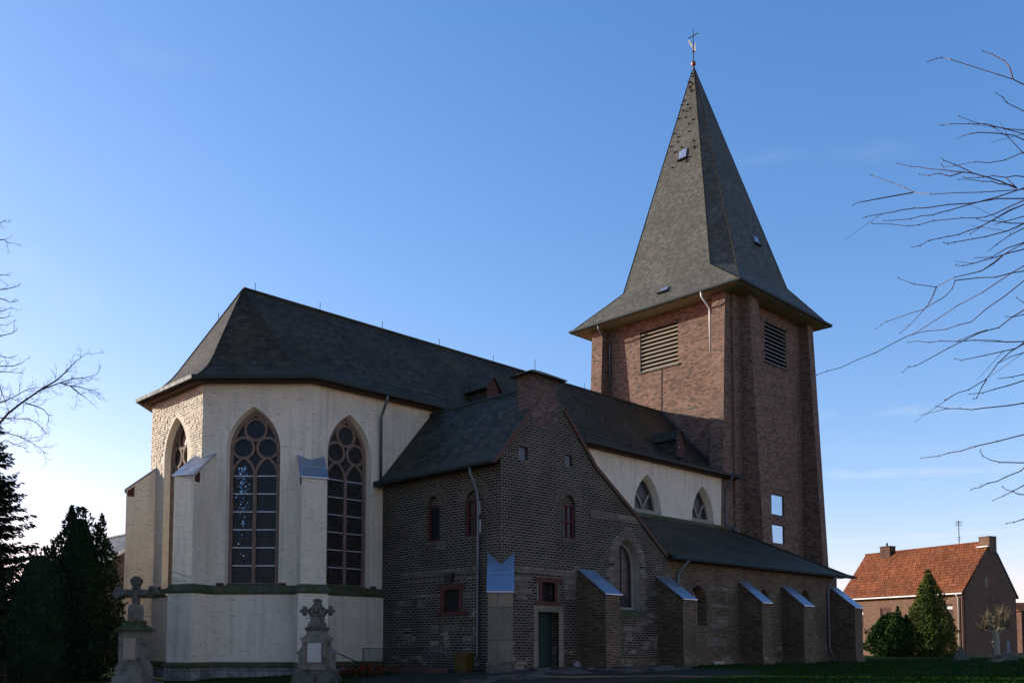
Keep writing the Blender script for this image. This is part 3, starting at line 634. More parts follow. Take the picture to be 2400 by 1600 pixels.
for s in (-1, 1):
    n = 11
    for k in range(n):
        t0, t1 = a_*(k+.05)/n, a_*(k+.95)/n; r0, r1 = R_, R_+.42
        m.prism([fA.p(7.66+s*(cx_+r*math.cos(t)), 4.42+r*math.sin(t), -.05) for r, t in ((r0, t0), (r1, t0), (r1, t1), (r0, t1))], fA.N*.064)
m.prism([fA.p(7.66-.12, 5.64, -.05), fA.p(7.66+.12, 5.64, -.05), fA.p(7.66+.26, 6.12, -.05), fA.p(7.66-.26, 6.12, -.05)], fA.N*.07)
m.build('window_surround', 'tuff', ch)
m = MB(); inn = gothic(7.66, 1.5, 2.6, 4.42, 5.46, 9); band(m, fA, inn, .12, -.40, -.30, True); t = m.build('pointed_window', 'greystone', ch)
g = MB(); wall(g, fA, gothic(7.66, 1.52, 2.52, 4.42, 5.48, 9), out=-.36); g.build('pane', 'glass', t)
b = MB()
for k in range(4): b.box(fA.p(6.98, 3.15+k*.55, -.36), fA.T*1.36, fA.N*.03, Z*.025)
b.box(fA.p(7.645, 2.6, -.36), fA.T*.03, fA.N*.03, Z*2.8); b.build_each('glazing_bar', 'gutter', t)
s_ = MB(); s_.prism([fA.p(6.70, 2.28, -.3), fA.p(6.70, 2.56, -.3), fA.p(6.70, 2.44, .06), fA.p(6.70, 2.26, .08)], fA.T*1.95); s_.build('sill', 'moss', t)
# door with stone frame
m = MB(); m.box(fA.p(1.74, 2.32, -.06), fA.T*1.73, fA.N*.10, Z*.24)
for u in (1.74, 3.21): m.box(fA.p(u, .02, -.06), fA.T*.27, fA.N*.095, Z*2.3)
df = m.build('door_frame', 'render', ch)
m = MB()
for k in range(6): m.box(fA.p(2.01+k*.2, .16, -.40), fA.T*.194, fA.N*.05, Z*2.15)
d = m.build('door', 'greendoor', ch); m = MB(); m.lathe(fA.p(3.05, 1.18, -.33), [(0, -.03), (.03, -.02), (.03, .02), (0, .03)], 8); m.build('handle', 'iron', d)
m = MB(); m.box(fA.p(1.6, -.2, .0), fA.T*2.0, fA.N*.5, Z*.34); m.build('doorstep', 'darkstone', ch)
# small barred window over the door
t = stone_box('window', 'sand', fA, [(1.83, 3.40, 3.49, 3.66), (2.05, 2.25, 2.73, 3.49), (2.98, 3.18, 2.73, 3.49), (1.86, 3.33, 2.57, 2.73)], ch, out=.035)
pane(fA, 2.2, 3.05, 2.7, 3.52, -.25, 'void', t)
m = MB()
for k in range(4): m.tube([fA.p(2.38+k*.15, 2.73, -.12), fA.p(2.38+k*.15, 3.49, -.12)], .012, n=5)
for z in (2.95, 3.25): m.tube([fA.p(2.25, z, -.12), fA.p(2.98, z, -.12)], .012, n=5)
m.build_each('window_bar', 'iron', t)
m = MB()
for u in (1.985, 3.19): m.box(fA.p(u, 2.76, -.02), fA.T*.05, fA.N*.032, Z*.7)
m.build_each('plaster_edge', 'greystone', t)
# arched upper windows: red frames under blind brick arches
def arched(fr, uc, ww, z0, z1, zs, rise, frame, cross, curtain, right=True):
    hw = ww/2-.03; m = MB(); a = .085
    m.box(fr.p(uc-hw, z0, -.17), fr.T*a, fr.N*.09, Z*(z1-z0)); m.box(fr.p(uc+hw-a, z0, -.17), fr.T*a, fr.N*.09, Z*(z1-z0))
    for z in (z0, z1-a)+((z0+(z1-z0)*.5-a/2,) if cross else ()): m.box(fr.p(uc-hw+a, z, -.168), fr.T*(2*hw-2*a), fr.N*.085, Z*a)
    if cross: m.box(fr.p(uc-.025, z0+a, -.166), fr.T*.05, fr.N*.07, Z*(z1-z0-2*a))
    t = m.build('window', frame, ch)
    pane(fr, uc-hw+.02, uc+hw-.02, z0+.02, z1-.02, -.145, 'plainglass', t)
    if curtain:
        m = MB()
        for du in (.06, .21): m.box(fr.p(uc+du, z0+.12, -.142), fr.T*.085, fr.N*.01, Z*.52); m.box(fr.p(uc+du, z0+.86, -.142), fr.T*.05, fr.N*.01, Z*.5)
        m.build_each('curtain', 'curtain', t)
    m = MB(); wall(m, fr, [p for p in roundtop(uc, ww, z1, zs, rise)], out=-.155); m.build('tympanum', 'annex', t)
    m = MB(); e_ = rise/(ww/2)*.98; arc = [(uc+(ww/2+.21)*math.cos(rad(6+168*k/24)), zs+(ww/2+.21)*e_*math.sin(rad(6+168*k/24))) for k in range(25)]; band(m, fr, arc, .44, -.03, .008); rg_ = m.build('arch_mortar', 'tuff', ch)
    m = MB(); voussoirs(m, fr, uc, zs, ww/2+.02, ww/2+.40, rad(8), rad(172), 17, out=.02, gap=.045, el=e_); m.build('arch_bricks', 'annex', rg_)
    m = MB(); m.prism([fr.p(uc-ww/2-.02, z0-.10, -.16), fr.p(uc-ww/2-.02, z0+.01, -.16), fr.p(uc-ww/2-.02, z0-.03, .035), fr.p(uc-ww/2-.02, z0-.10, .035)], fr.T*(ww+.04)); m.build('sill', 'darkstone', t)
arched(fA, 3.87, .80, 5.33, 6.76, 6.72, .42, 'redwood', True, False)
arched(fB, 3.44, .80, 5.22, 6.70, 6.70, .42, 'redwood', False, False)
arched(fB, 5.86, .94, 5.25, 6.72, 6.62, .46, 'redwood', True, True)
for u0, u1, v0, v1 in ((.98, 1.47, 8.2, 8.73), (3.67, 4.10, 8.30, 8.80)):
    m = MB(); m.box(fA.p(u0, v0, -.2), fA.T*(u1-u0), fA.N*.05, Z*(v1-v0)); t = m.build('attic_shutter', 'shutter', ch)
    m = MB(); n = 7
    for k in range(n): m.box(fA.p(u0-.1+(u1-u0+.2)*k/n+.008, v1+.01, -.04), fA.T*((u1-u0+.2)/n-.016), fA.N*.052, Z*.2)
    m.build('lintel', 'chimney', t)
# low barred window on the side wall
t = stone_box('window', 'sand', fB, [(3.80, 5.42, 3.22, 3.40), (3.93, 4.15, 2.32, 3.22), (5.06, 5.26, 2.32, 3.22), (3.70, 5.54, 2.20, 2.33)], ch, out=.035)
pane(fB, 4.1, 5.1, 2.3, 3.25, -.11, 'void', t)
m = MB()
for k in range(4): m.tube([fB.p(4.3+k*.18, 2.33, -.05), fB.p(4.3+k*.18, 3.22, -.05)], .012, n=5)
m.build_each('window_bar', 'iron', t)
m = MB(); c = fB.p(4.5, 3.80, 0); m.prism([c+fB.T*-.26, c+fB.T*.26, c+fB.T*.26+fB.N*.12, c+fB.T*-.26+fB.N*.12], Z*.05)
m.prism([c+fB.T*-.22-Z*.26, c+fB.T*.22-Z*.26, c+fB.T*.26, c+fB.T*-.26], fB.N*.14); m.build('lamp_housing', 'iron', ch)
m = MB(); m.box(fB.p(2.33, 2.62, -.02), fB.T*.06, fB.N*.03, Z*.34); m.build('wall_slit', 'void', ch)
# diagonal corner buttress of pale rendered masonry
buttress((XA, YN), (-1, -1), .46, 1.0, 3.98, 2.98, -.6, 'render', 'zinc', over=.05, back=.47)
m = MB(); n, t = but_frame((-1, -1)); n = Vector((n.x, n.y, 0)); t = Vector((t.x, t.y, 0)); o = Vector((XA, YN, -.8)); m.box(o-t*.52-n*.3, t*1.04, n*1.38, Z*1.2); m.build('buttress_plinth', 'darkstone', ch)
# roof of the annex
rid = Vector((26.92, 0, 11.50))
m = MB()
m.prism([(23.82, YN+.0, 7.92), (23.82, YN+.0, 8.02), (24.3, YN+.0, 8.42), (26.92, YN+.0, 11.52), (26.92, YN, 11.40), (24.3, YN, 8.30)], (0, 7.40, 0))
m.prism([(26.92, YN+.02, 11.52), (28.6, YN+.02, 10.0), (29.8, YN+.02, 8.62), (32.57, YN+.02, 6.8), (34.9, YN+.02, 5.1), (34.9, YN+.02, 5.0), (32.5, YN+.02, 6.7), (29.75, YN+.02, 8.5), (28.55, YN+.02, 9.9), (26.92, YN+.02, 11.4)], (0, 7.35, 0))
ar = m.build('annex_roof', 'slate2', ch)
m = MB(); m.tube([(26.92, YN+.5, 11.54), (26.92, 32.44, 11.54)], .075, n=6); m.tube([(26.95, 32.2, 11.55), (26.95, 32.2, 12.0)], .02, .006, n=5); m.lathe((26.95, 32.2, 11.5), [(.16, 0), (.1, .12), (.02, .3)], 8); m.build('ridge_capping', 'gutter', ar)
m = MB()       # dark red verge boards up both edges of the gable
rgt = [(10.62, 5.06), (9.4, 5.95), (8.32, 6.75), (7.1, 7.53), (5.55, 8.55), (4.34, 9.85), (3.6, 10.6)]
for (u0, v0), (u1, v1) in zip(rgt, rgt[1:]):
    d = Vector((u1-u0, v1-v0)).normalized(); q = Vector((-d.y, d.x))
    if q.y > 0: q = -q
    m.prism([fA.p(u0-q.x*.05, v0-q.y*.05, -.15), fA.p(u1-q.x*.05, v1-q.y*.05, -.15), fA.p(u1+q.x*.11, v1+q.y*.11, -.15), fA.p(u0+q.x*.11, v0+q.y*.11, -.15)], fA.N*.23)
m.prism([fA.p(-.40, 8.00, -.02), fA.p(-.36, 7.86, -.02), fA.p(.0, 8.16, -.02), fA.p(2.22, 10.80, -.02), fA.p(2.14, 10.90, -.02), fA.p(-.05, 8.34, -.02)], fA.N*.06)
m.build('verge_board', 'brownwood', ch)
m = MB(); m.bb(25.90, 27.46, YN-.02, YN+.75, 9.6, 11.62); m.bb(25.84, 27.52, YN-.06, YN+.80, 11.62, 11.70); c = m.build('gable_chimney', 'chimney', ch)
m = MB(); m.prism([(25.62, YN-.28, 11.70), (27.74, YN-.28, 11.70), (27.74, YN+1.0, 11.70), (25.62, YN+1.0, 11.70)], (0, 0, .05)); m.loft([[(25.62, YN-.28, 11.75), (27.74, YN-.28, 11.75), (27.74, YN+1.0, 11.75), (25.62, YN+1.0, 11.75)], [(26.3, YN+.2, 12.0), (27.1, YN+.2, 12.0), (27.1, YN+.5, 12.0), (26.3, YN+.5, 12.0)]], True, True); m.build('chimney_cap', 'darkstone', c)
m = MB(); L = [(23.86, 8.04), (23.74, 8.04), (23.70, 7.94), (23.76, 7.86), (23.86, 7.88)]; m.prism([(x, YN-.05, z) for x, z in L], (0, 7.45, 0)); m.build('gutter', 'gutter', ch)
m = MB(); m.bb(23.93, 24.24, YN+.02, 32.42, 8.08, 8.12); m.build('eave_soffit', 'brownwood', ch)
def pipe(pts, r=.055, mat='pipe', clamps=()):
    m = MB(); m.tube(pts, r, n=8)
    for p in clamps: m.lathe(p, [(r+.015, -.03), (r+.015, .03)], 8)
    return m.build('downpipe', mat, ch, smooth=True)
pipe([(23.80, 26.32, 7.92), (23.84, 26.30, 7.62), (24.06, 26.2, 7.0), (24.12, 26.18, 6.6), (24.12, 26.18, .62), (24.05, 26.25, .38), (23.9, 26.35, .2), (23.9, 26.35, -.1)], clamps=[(24.12, 26.18, z) for z in (6.0, 4.0, 2.0)])
pipe([(24.02, 31.84, 11.86), (24.02, 31.92, 11.55), (24.02, 32.20, 11.1), (24.02, 32.30, 10.9), (24.02, 32.30, 8.0)], .06, clamps=[(24.02, 32.3, z) for z in (10.7, 9.0)])
m = MB(); m.bb(23.72, 24.12, 31.9, 32.44, 7.82, 8.06); m.build('gutter_hopper', 'gutter', ch)
pipe([(51.45, 31.84, 11.86), (51.45, 31.92, 11.5), (51.45, 32.2, 11.05), (51.45, 32.32, 10.9), (51.45, 32.32, 8.75), (51.5, 31.95, 8.5), (51.5, 31.4, 8.15)], .06, clamps=[(51.45, 32.32, z) for z in (10.7, 9.4)])

# --- north aisle
XW = 51.64
fC = Fr((XA+10.57, YN), (1, 0)); ua = lambda x: x-(XA+10.57)
al = MB(); ar_ = MB(); hA = []
for xc, ww, z0, zs, za in ((37.32, 1.50, 1.95, 2.95, 3.86), (43.36, 1.30, 2.0, 3.05, 3.95), (47.80, 1.24, 2.0, 3.2, 4.12)):
    hA.append((gothic(ua(xc), ww, z0, zs, za), .50, gothic(ua(xc), ww-.36, z0+.08, zs, za-.16)))
wall(al, fC, rect(0, XW-XA-10.57, -.7, 4.96), hA)
al.poly([(XW, YN, -.7), (XW, 32.3, -.7), (XW, 32.3, 8.2), (XW, YN, 4.96)])
al.build('aisle_wall', 'aisle', ch)
for xc, ww, z0, zs, za in ((37.32, 1.50, 1.95, 2.95, 3.86), (43.36, 1.30, 2.0, 3.05, 3.95), (47.80, 1.24, 2.0, 3.2, 4.12)):
    m = MB(); g = gothic(ua(xc), ww-.42, z0+.11, zs, za-.19); band(m, fC, g, .09, -.56, -.46, True); t = m.build('pointed_window', 'greystone', ch)
    m = MB(); wall(m, fC, gothic(ua(xc), ww-.36, z0+.08, zs, za-.16), out=-.53); m.build('pane', 'plainglass', t)
    m = MB()
    if xc < 40: voussoirs(m, fC, ua(xc), zs-.05, ww/2+.02, ww/2+.30, rad(10), rad(170), 13, el=1.22); m.build('arch_ring', 'chimney', ch)
m = MB()
for x0, x1, v0, v1 in ((38.25, 40.6, 3.62, 3.88), (38.3, 40.2, 2.86, 3.08), (38.3, 39.95, 1.98, 2.44), (38.45, 39.5, 1.76, 1.97), (38.0, 39.75, 1.0, 1.40), (43.9, 45.1, 3.5, 3.78), (42.0, 43.2, 1.2, 1.7), (47.0, 48.3, 1.1, 1.5), (35.0, 35.5, 3.5, 3.9), (34.9, 35.4, 2.9, 3.2), (46.5, 47.1, 3.0, 3.3)):
    a, b, d_ = ua(x0), ua(x1), .05*math.sin(x0*9); m.prism([fC.p(a, v0, -.05), fC.p(b-.08, v0+.02+d_, -.05), fC.p(b, v1-.03, -.05), fC.p(a+.1, v1+d_, -.05)], fC.N*.06)
m.build_each('pale_stone_patch', 'tuff', ch)
m = MB(); m.bb(XA+3.6, XW+.07, YN-.075, YN+.1, -.7, .46); m.build('plinth', 'aisle', ch)
for x0, x1, zt, zf, L in ((28.68, 29.62, 4.09, 3.06, 1.44), (34.06, 35.03, 4.05, 3.05, 1.40), (40.94, 41.82, 4.18, 3.12, 1.30), (45.21, 46.22, 4.13, 3.10, 1.26), (50.77, 51.72, 4.30, 3.15, 1.46)):
    xm = (x0+x1)/2; b = buttress((xm, YN), (0, -1), (x1-x0)/2, L, zt, zf, -.6, 'aisle', 'zinc', over=.06, corner=False)
    m = MB(); m.bb(x0-.07, x1+.07, YN-L-.08, YN, -.6, .44); m.build('buttress_plinth', 'aisle', b)
m = MB()
x0 = 34.9
m.prism([(x0, 24.70, 5.00), (x0, 24.66, 5.08), (x0, 32.44, 8.45), (x0, 32.44, 8.34)], (52.12-x0, 0, 0))
ai = m.build('aisle_roof', 'slate', ch)
m = MB(); m.tube([(52.12, 24.64, 5.10), (52.2, 32.4, 8.47)], .06, n=6); m.tube([(52.0, 24.9, 5.2), (53.2, 24.55, 5.02)], .05, n=5)
m.poly([(52.12, 24.66, 5.08), (53.35, 24.6, 5.0), (52.6, 32.4, 8.40), (52.12, 32.44, 8.45)]); m.build('verge', 'slate', ai)
m = MB(); L = [(24.72, 5.08), (24.58, 5.10), (24.52, 5.02), (24.56, 4.92), (24.70, 4.92)]; m.prism([(34.8, y, z) for y, z in L], (53.0-34.8, 0, 0)); m.build('gutter', 'gutter', ch)
m = MB(); m.bb(34.84, 52.0, 24.74, 25.03, 4.90, 4.94); m.build('eave_soffit', 'brownwood', ch)
m = MB(); m.prism([(34.9, 32.44, 8.36), (34.9, 32.30, 8.40), (34.9, 32.32, 8.52), (34.9, 32.44, 8.66)], (52.3-34.9, 0, 0)); m.build('stone_ledge', 'moss', ch)
pipe([(36.0, 24.6, 4.94), (35.85, 24.66, 4.8), (35.62, 24.9, 4.35), (35.58, 24.95, 4.15), (35.58, 24.95, 3.4), (35.45, 24.95, 3.2)], .055)
pipe([(50.6, 24.6, 4.94), (50.52, 24.7, 4.75), (50.35, 24.92, 4.25), (50.33, 24.94, 4.1), (50.33, 24.94, .75), (50.42, 24.85, .55), (50.5, 24.80, .40), (50.5, 24.80, -.1)], .055, clamps=[(50.33, 24.94, 3.0), (50.33, 24.94, 1.6)])
# --- tower
XE, XWt, YNt, YSt, ZT = XT, 62.3, 32.2, 43.9, 24.3
pj = lambda z: .60+.047*(25-z)
tw = MB(); fTE = Fr((XE, YSt), (0, -1)); fTN = Fr((XE, YNt), (1, 0))
wall(tw, fTE, rect(0, YSt-YNt, -.7, ZT), [(rect(4.10, 7.36, 20.42, 23.34), .30)])
wall(tw, fTN, rect(0, XWt-XE, -.7, ZT), [(rect(4.05, 7.02, 20.50, 23.32), .30), (rect(4.57, 6.27, 9.93, 11.40), .10), (rect(4.57, 6.27, 7.96, 9.32), .10)])
tw.poly([(XWt, YNt, -.7), (XWt, YSt, -.7), (XWt, YSt, ZT), (XWt, YNt, ZT)]); tw.poly([(XE, YSt, -.7), (XWt, YSt, -.7), (XWt, YSt, ZT), (XE, YSt, ZT)])
def pil(axis, sgn, base, a0, a1):        # battered corner pilaster
    z0, z1 = -.7, ZT; pp = [(0, z0), (pj(z0), z0), (pj(z1), z1), (0, z1)]
    if axis == 'x': tw.prism([(base+sgn*p, a0, z) for p, z in pp], (0, a1-a0, 0))
    else: tw.prism([(a0, base+sgn*p, z) for p, z in pp], (a1-a0, 0, 0))
pil('x', -1, XE+.01, 32.37, 33.38); pil('x', -1, XE+.01, 42.74, 43.75); pil('x', 1, XWt, 32.37, 33.38); pil('x', 1, XWt, 42.74, 43.75)
pil('y', -1, YNt+.01, 53.42, 54.62); pil('y', -1, YNt+.01, 61.42, 62.2); pil('y', 1, YSt, 53.42, 54.62); pil('y', 1, YSt, 61.42, 62.2)
tw.build('tower_wall', 'tower', ch)
def louvre(fr, u0, u1, v0, v1, mat, n=10):
    m = MB(); m.poly([fr.p(u0, v0, -.295), fr.p(u1, v0, -.295), fr.p(u1, v1, -.295), fr.p(u0, v1, -.295)]); t = m.build('belfry_louvre', 'void', ch)
    m = MB(); st = (v1-v0)/n
    for k in range(n):
        z = v0+st*k+.05; m.prism([fr.p(u0, z+.21, -.27), fr.p(u0, z+.23, -.27), fr.p(u0, z+.06, -.04), fr.p(u0, z-.02, -.04), fr.p(u0, z, -.065)], fr.T*(u1-u0))
    m.build('slats', mat, t)
    m = MB(); m.box(fr.p(u0-.12, v0-.1, -.1), fr.T*(u1-u0+.24), fr.N*.18, Z*.1); m.build('sill', 'darkstone', t)
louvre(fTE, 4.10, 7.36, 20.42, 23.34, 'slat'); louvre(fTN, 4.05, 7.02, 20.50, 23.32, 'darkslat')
for v0, v1 in ((9.93, 11.40), (7.96, 9.32)):
    m = MB(); u0, u1 = 4.57, 6.27; a = .07
    for bx in ((u0, u0+a, v0, v1), (u1-a, u1, v0, v1), (u0+a, u1-a, v0, v0+a), (u0+a, u1-a, v1-a, v1)): m.box(fTN.p(bx[0], bx[2], -.10), fTN.T*(bx[1]-bx[0]), fTN.N*.05, Z*(bx[3]-bx[2]))
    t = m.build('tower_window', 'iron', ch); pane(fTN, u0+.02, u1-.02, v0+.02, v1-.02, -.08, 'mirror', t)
m = MB(); m.box(fTN.p(2.3, 11.72, -.03), fTN.T*6.6, fTN.N*.055, Z*.035); m.build('string_line', 'tuff', ch)
# eaves, flared foot and spire
ex0, ex1, ey0, ey1, ez = 51.1, 63.45, 30.9, 45.15, 24.42
m = MB(); m.poly([(ex0+.06, ey0+.06, ez-.20), (ex1-.06, ey0+.06, ez-.20), (ex1-.06, ey1-.06, ez-.20), (ex0+.06, ey1-.06, ez-.20)]); 
L0 = [(ex0+.03, ey0+.03), (ex1-.03, ey0+.03), (ex1-.03, ey1-.03), (ex0+.03, ey1-.03)]
m.loft([[(x, y, ez-.20) for x, y in L0], [(x, y, ez-.03) for x, y in L0]]); m.build('tower_soffit', 'soffit', ch)
m = MB(); prof = [(.0, ez-.05), (.02, ez-.14), (.11, ez-.17), (.17, ez-.10), (.17, ez+.02), (.13, ez+.02), (.0, ez-.02)]
L1 = [(ex0, ey0, -1, -1), (ex1, ey0, 1, -1), (ex1, ey1, 1, 1), (ex0, ey1, -1, 1), (ex0, ey0, -1, -1)]
m.loft([[(x+sx*o, y+sy*o, z) for o, z in prof] for x, y, sx, sy in L1], True); m.build('gutter', 'gutter', ch)
zk = 26.62
E1, E2 = Vector((52.5, 33.9, zk)), Vector((52.5, 41.35, zk)); N1, N2 = Vector((53.25, 32.35, zk-.15)), Vector((60.0, 32.35, zk-.05))
W1, W2 = Vector((61.6, 33.9, zk)), Vector((61.6, 41.6, zk)); S1, S2 = Vector((55.8, 43.5, zk)), Vector((60.3, 43.6, zk))
cor = [Vector((ex0, ey0, ez)), Vector((ex1, ey0, ez)), Vector((ex1, ey1, ez)), Vector((ex0, ey1, ez))]; TIP = Vector((56.95, 38.0, 44.45))
octa = [E2, E1, N1, N2, W1, W2, S2, S1]
m = MB()
for a, b in zip(octa, octa[1:]+octa[:1]): m.poly([a, b, TIP])
m.poly([cor[3], cor[0], E1, E2]); m.poly([cor[0], cor[1], N2, N1]); m.poly([cor[1], cor[2], W2, W1]); m.poly([cor[2], cor[3], S1, S2])
m.poly([cor[0], N1, E1]); m.poly([cor[1], W1, N2]); m.poly([cor[2], S2, W2]); m.poly([cor[3], E2, S1])
sp = m.build('spire', 'spire', ch)
m = MB()
for a in octa: m.tube([a, TIP], .04, .03, n=5)
for c, a, b in ((cor[0], N1, E1), (cor[1], W1, N2), (cor[2], S2, W2), (cor[3], E2, S1)): m.tube([c, a], .04, n=5); m.tube([c, b], .04, n=5)
m.build('hip_capping', 'slate', sp)
nE = (E1-E2).cross(TIP-E2).normalized(); nE = -nE if nE.x > 0 else nE
def hatch(c, tdir, up, nrm, w, h, mat):
    c, tdir, up, nrm = Vector(c), Vector(tdir).normalized(), Vector(up).normalized(), Vector(nrm).normalized()
    m = MB(); o = c-tdir*w/2-up*h/2-nrm*.1; m.prism([o, o+tdir*w, o+tdir*w+nrm*.20-up*.05, o+nrm*.20-up*.05], up*h); t = m.build('roof_hatch', 'zinc', ch)
    m = MB(); o = c-tdir*(w/2+.12)-up*(h/2+.05)+nrm*.02; m.box(o, tdir*(w+.24), up*.10, nrm*.16); m.build('hatch_flashing', 'gutter', t)
upE = (TIP-(E1+E2)/2).normalized()
tE = (36.7-26.62)/(44.45-26.62); hatch((E1+E2)/2*(1-tE)+TIP*tE+Vector((0, -.15, 0)), (0, 1, 0), upE, nE, .62, .85, 'zinc')
upF = ((E1+E2)/2-Vector((ex0, YA, ez))).normalized(); nF = upF.cross(Vector((0, 1, 0))); nF = -nF if nF.x > 0 else nF
hatch((51.83, 37.2, 25.57), (0, 1, 0), upF, nF, .6, .5, 'zinc')
upN = (TIP-(N1+N2)/2).normalized(); nN = upN.cross(Vector((1, 0, 0))); nN = -nN if nN.y > 0 else nN
tN = (29.6-26.5)/(44.45-26.5); hatch((N1+N2)/2*(1-tN)+TIP*tN+Vector((.75, 0, 0)), (1, 0, 0), upN, nN, .55, .7, 'zinc')
rr = random.Random(4); m = MB()          # iron ladder hooks and snow stops scattered near the top of the lit face
for k in range(34):
    tq = .50+.46*rr.random(); hw = 3.6*(1-tq); p = (E1+E2)/2*(1-tq)+TIP*tq+Vector((0, 1, 0))*(round(rr.uniform(-1, 1)*2)/2.0*hw*.75+rr.uniform(-.05, .05)); m.box(p+nE*-.02, Vector((0, .16, 0)), nE*.12, upE*.05)
m.build('ladder_hook', 'gutter', sp)
m = MB(); m.lathe((56.95, 38.0, 43.6), [(.215, 0), (.15, .3), (.07, .85), (.06, .95)], 10); fn = m.build('spire_finial', 'pipe', ch, smooth=True)
m = MB(); m.lathe((56.95, 38.0, 44.62), [(.03, -.19), (.12, -.16), (.19, -.05), (.19, .06), (.12, .17), (.03, .2)], 12); m.build('ball', 'copper', fn, smooth=True)
m = MB(); m.tube([(56.95, 38.0, 44.5), (56.95, 38.0, 47.35)], .045, .03, n=6); m.tube([(56.95, 37.55, 46.82), (56.95, 38.45, 46.82)], .035, n=6); m.tube([(56.95, 38, 45.55), (56.95, 38, 45.62)], .09, n=8); m.build('cross', 'iron', fn)
m = MB()
m.prism([(56.93, 38.06, 45.55), (56.93, 38.10, 45.9), (56.93, 38.28, 46.25), (56.93, 38.46, 46.62), (56.93, 38.34, 46.66), (56.93, 38.20, 46.35), (56.93, 38.05, 46.0)], (.03, 0, 0))
m.prism([(56.93, 37.95, 45.55), (56.93, 37.78, 45.5), (56.93, 37.80, 45.85), (56.93, 37.76, 46.2), (56.93, 37.90, 45.9)], (.03, 0, 0)); m.build('weathercock', 'gilt', fn)
pipe([(51.05, 42.55, 24.3), (51.1, 42.55, 23.95), (51.6, 42.52, 23.5), (52.2, 42.5, 23.1), (52.3, 42.5, 22.8), (52.3, 42.5, 17.6)], .06)
pipe([(51.02, 33.72, 24.3), (51.05, 33.68, 23.95), (51.4, 33.56, 23.55), (51.72, 33.52, 23.3), (51.74, 33.52, 23.0), (51.74, 33.52, 20.3)], .06, 'lightpipe')
m = MB(); m.tube([(52.40, 37.95, 20.3), (52.40, 38.0, 17.2)], .018, n=4); m.build('lightning_cable', 'iron', ch)
m = MB(); pts = [Vector((XT-.06, 31.95+6.1*s, z+.03)) for s, z in rows]; m.tube(pts, .11, n=6); m.build('roof_flashing', 'gutter', ch)

# ------------------------------------------------------------------ foliage helpers
def leaf_quads(c, d, ln, wd, r):
    """diamond leaves: centres c, directions d (n,3), lengths ln, widths wd"""
    n = len(c); d = d/np.maximum(np.linalg.norm(d, axis=1, keepdims=True), 1e-6)
    q = r.normal(size=(n, 3)); s = np.cross(d, q); s /= np.maximum(np.linalg.norm(s, axis=1, keepdims=True), 1e-6)
    ln = np.broadcast_to(ln, n)[:, None]; wd = np.broadcast_to(wd, n)[:, None]
    v = np.stack([c-d*ln*.5, c+s*wd*.5, c+d*ln*.5, c-s*wd*.5], 1).reshape(-1, 3)
    return v, np.arange(4*n).reshape(n, 4)
def trunk_mb(base, h, r0, r1, n=8, bend=.0):
    m = MB(); b = Vector(base); m.tube([b+Vector((bend*math.sin(k*1.7), bend*math.cos(k*1.3), h*k/6)) for k in range(7)], r0, r1, n=n); return m
def spruce(x, y, h, rmax, seed, label, skirt=.6, group=None, dry=0):
    r = np.random.default_rng(seed); z0 = gzf(x, y)-.05; t = thing('conifer', label, 'tree', (x, y, z0), group)
    trunk_mb((x, y, z0), h*.97, .22, .03).build('trunk', 'bark', t)
    C, D, LN, WD = [], [], [], []; br = MB(); zz = skirt
    while zz < h-.15:
        f = 1-zz/h; L0 = rmax*(f**.85)*1.02+.12; nb = int(r.integers(7, 10))
        for k in range(nb):
            a = r.uniform(0, 2*math.pi); L = L0*r.uniform(.62, 1.14); dv = np.array([math.cos(a), math.sin(a), 0]); dr = r.uniform(.05, .28)
            m = max(3, int(L/.11)); s = (np.arange(m)+.6)/m
            pz = zz+L*(-dr*s*1.3+ (.42*dr+.10)*1.6*s**2); P = np.array([x, y, z0])+dv*(L*s)[:, None]+np.stack([0*s, 0*s, pz], 1)
            for w in range(7):
                side = np.cross(dv, [0, 0, 1.])*r.choice([-1, 1], m)[:, None]; dd = dv*.75+side*r.uniform(.2, .9, (m, 1))+np.array([0, 0, 1.])*r.uniform(-.75, .12, (m, 1))
                l = r.uniform(.20, .42, m)*(.6+.5*(1-s)); C.append(P+dd*l[:, None]*.45+r.normal(0, .035, (m, 3))); D.append(dd); LN.append(l); WD.append(l*r.uniform(.22, .4, m))
        zz += r.uniform(.16, .26)*(.7+.5*f)
    v, f = leaf_quads(np.concatenate(C), np.concatenate(D), np.concatenate(LN), np.concatenate(WD), r); raw('crown', v, f, 'spruce', t)
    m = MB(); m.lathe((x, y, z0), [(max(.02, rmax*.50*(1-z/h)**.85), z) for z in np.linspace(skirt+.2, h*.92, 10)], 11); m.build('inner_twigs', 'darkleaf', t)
    if dry:     # withered leaves blown into the branches from the bare trees
        n = dry; a = r.uniform(0, 6.28, n); hh = r.uniform(.12, .8, n)*h; R = rmax*(1-hh/h)**.85*r.uniform(.75, 1.05, n)
        c = np.stack([x+R*np.cos(a), y+R*np.sin(a), z0+hh], 1); v, f = leaf_quads(c, r.normal(size=(n, 3)), .13, .09, r); raw('dry_leaves', v, f, 'ivy', t)
    return t
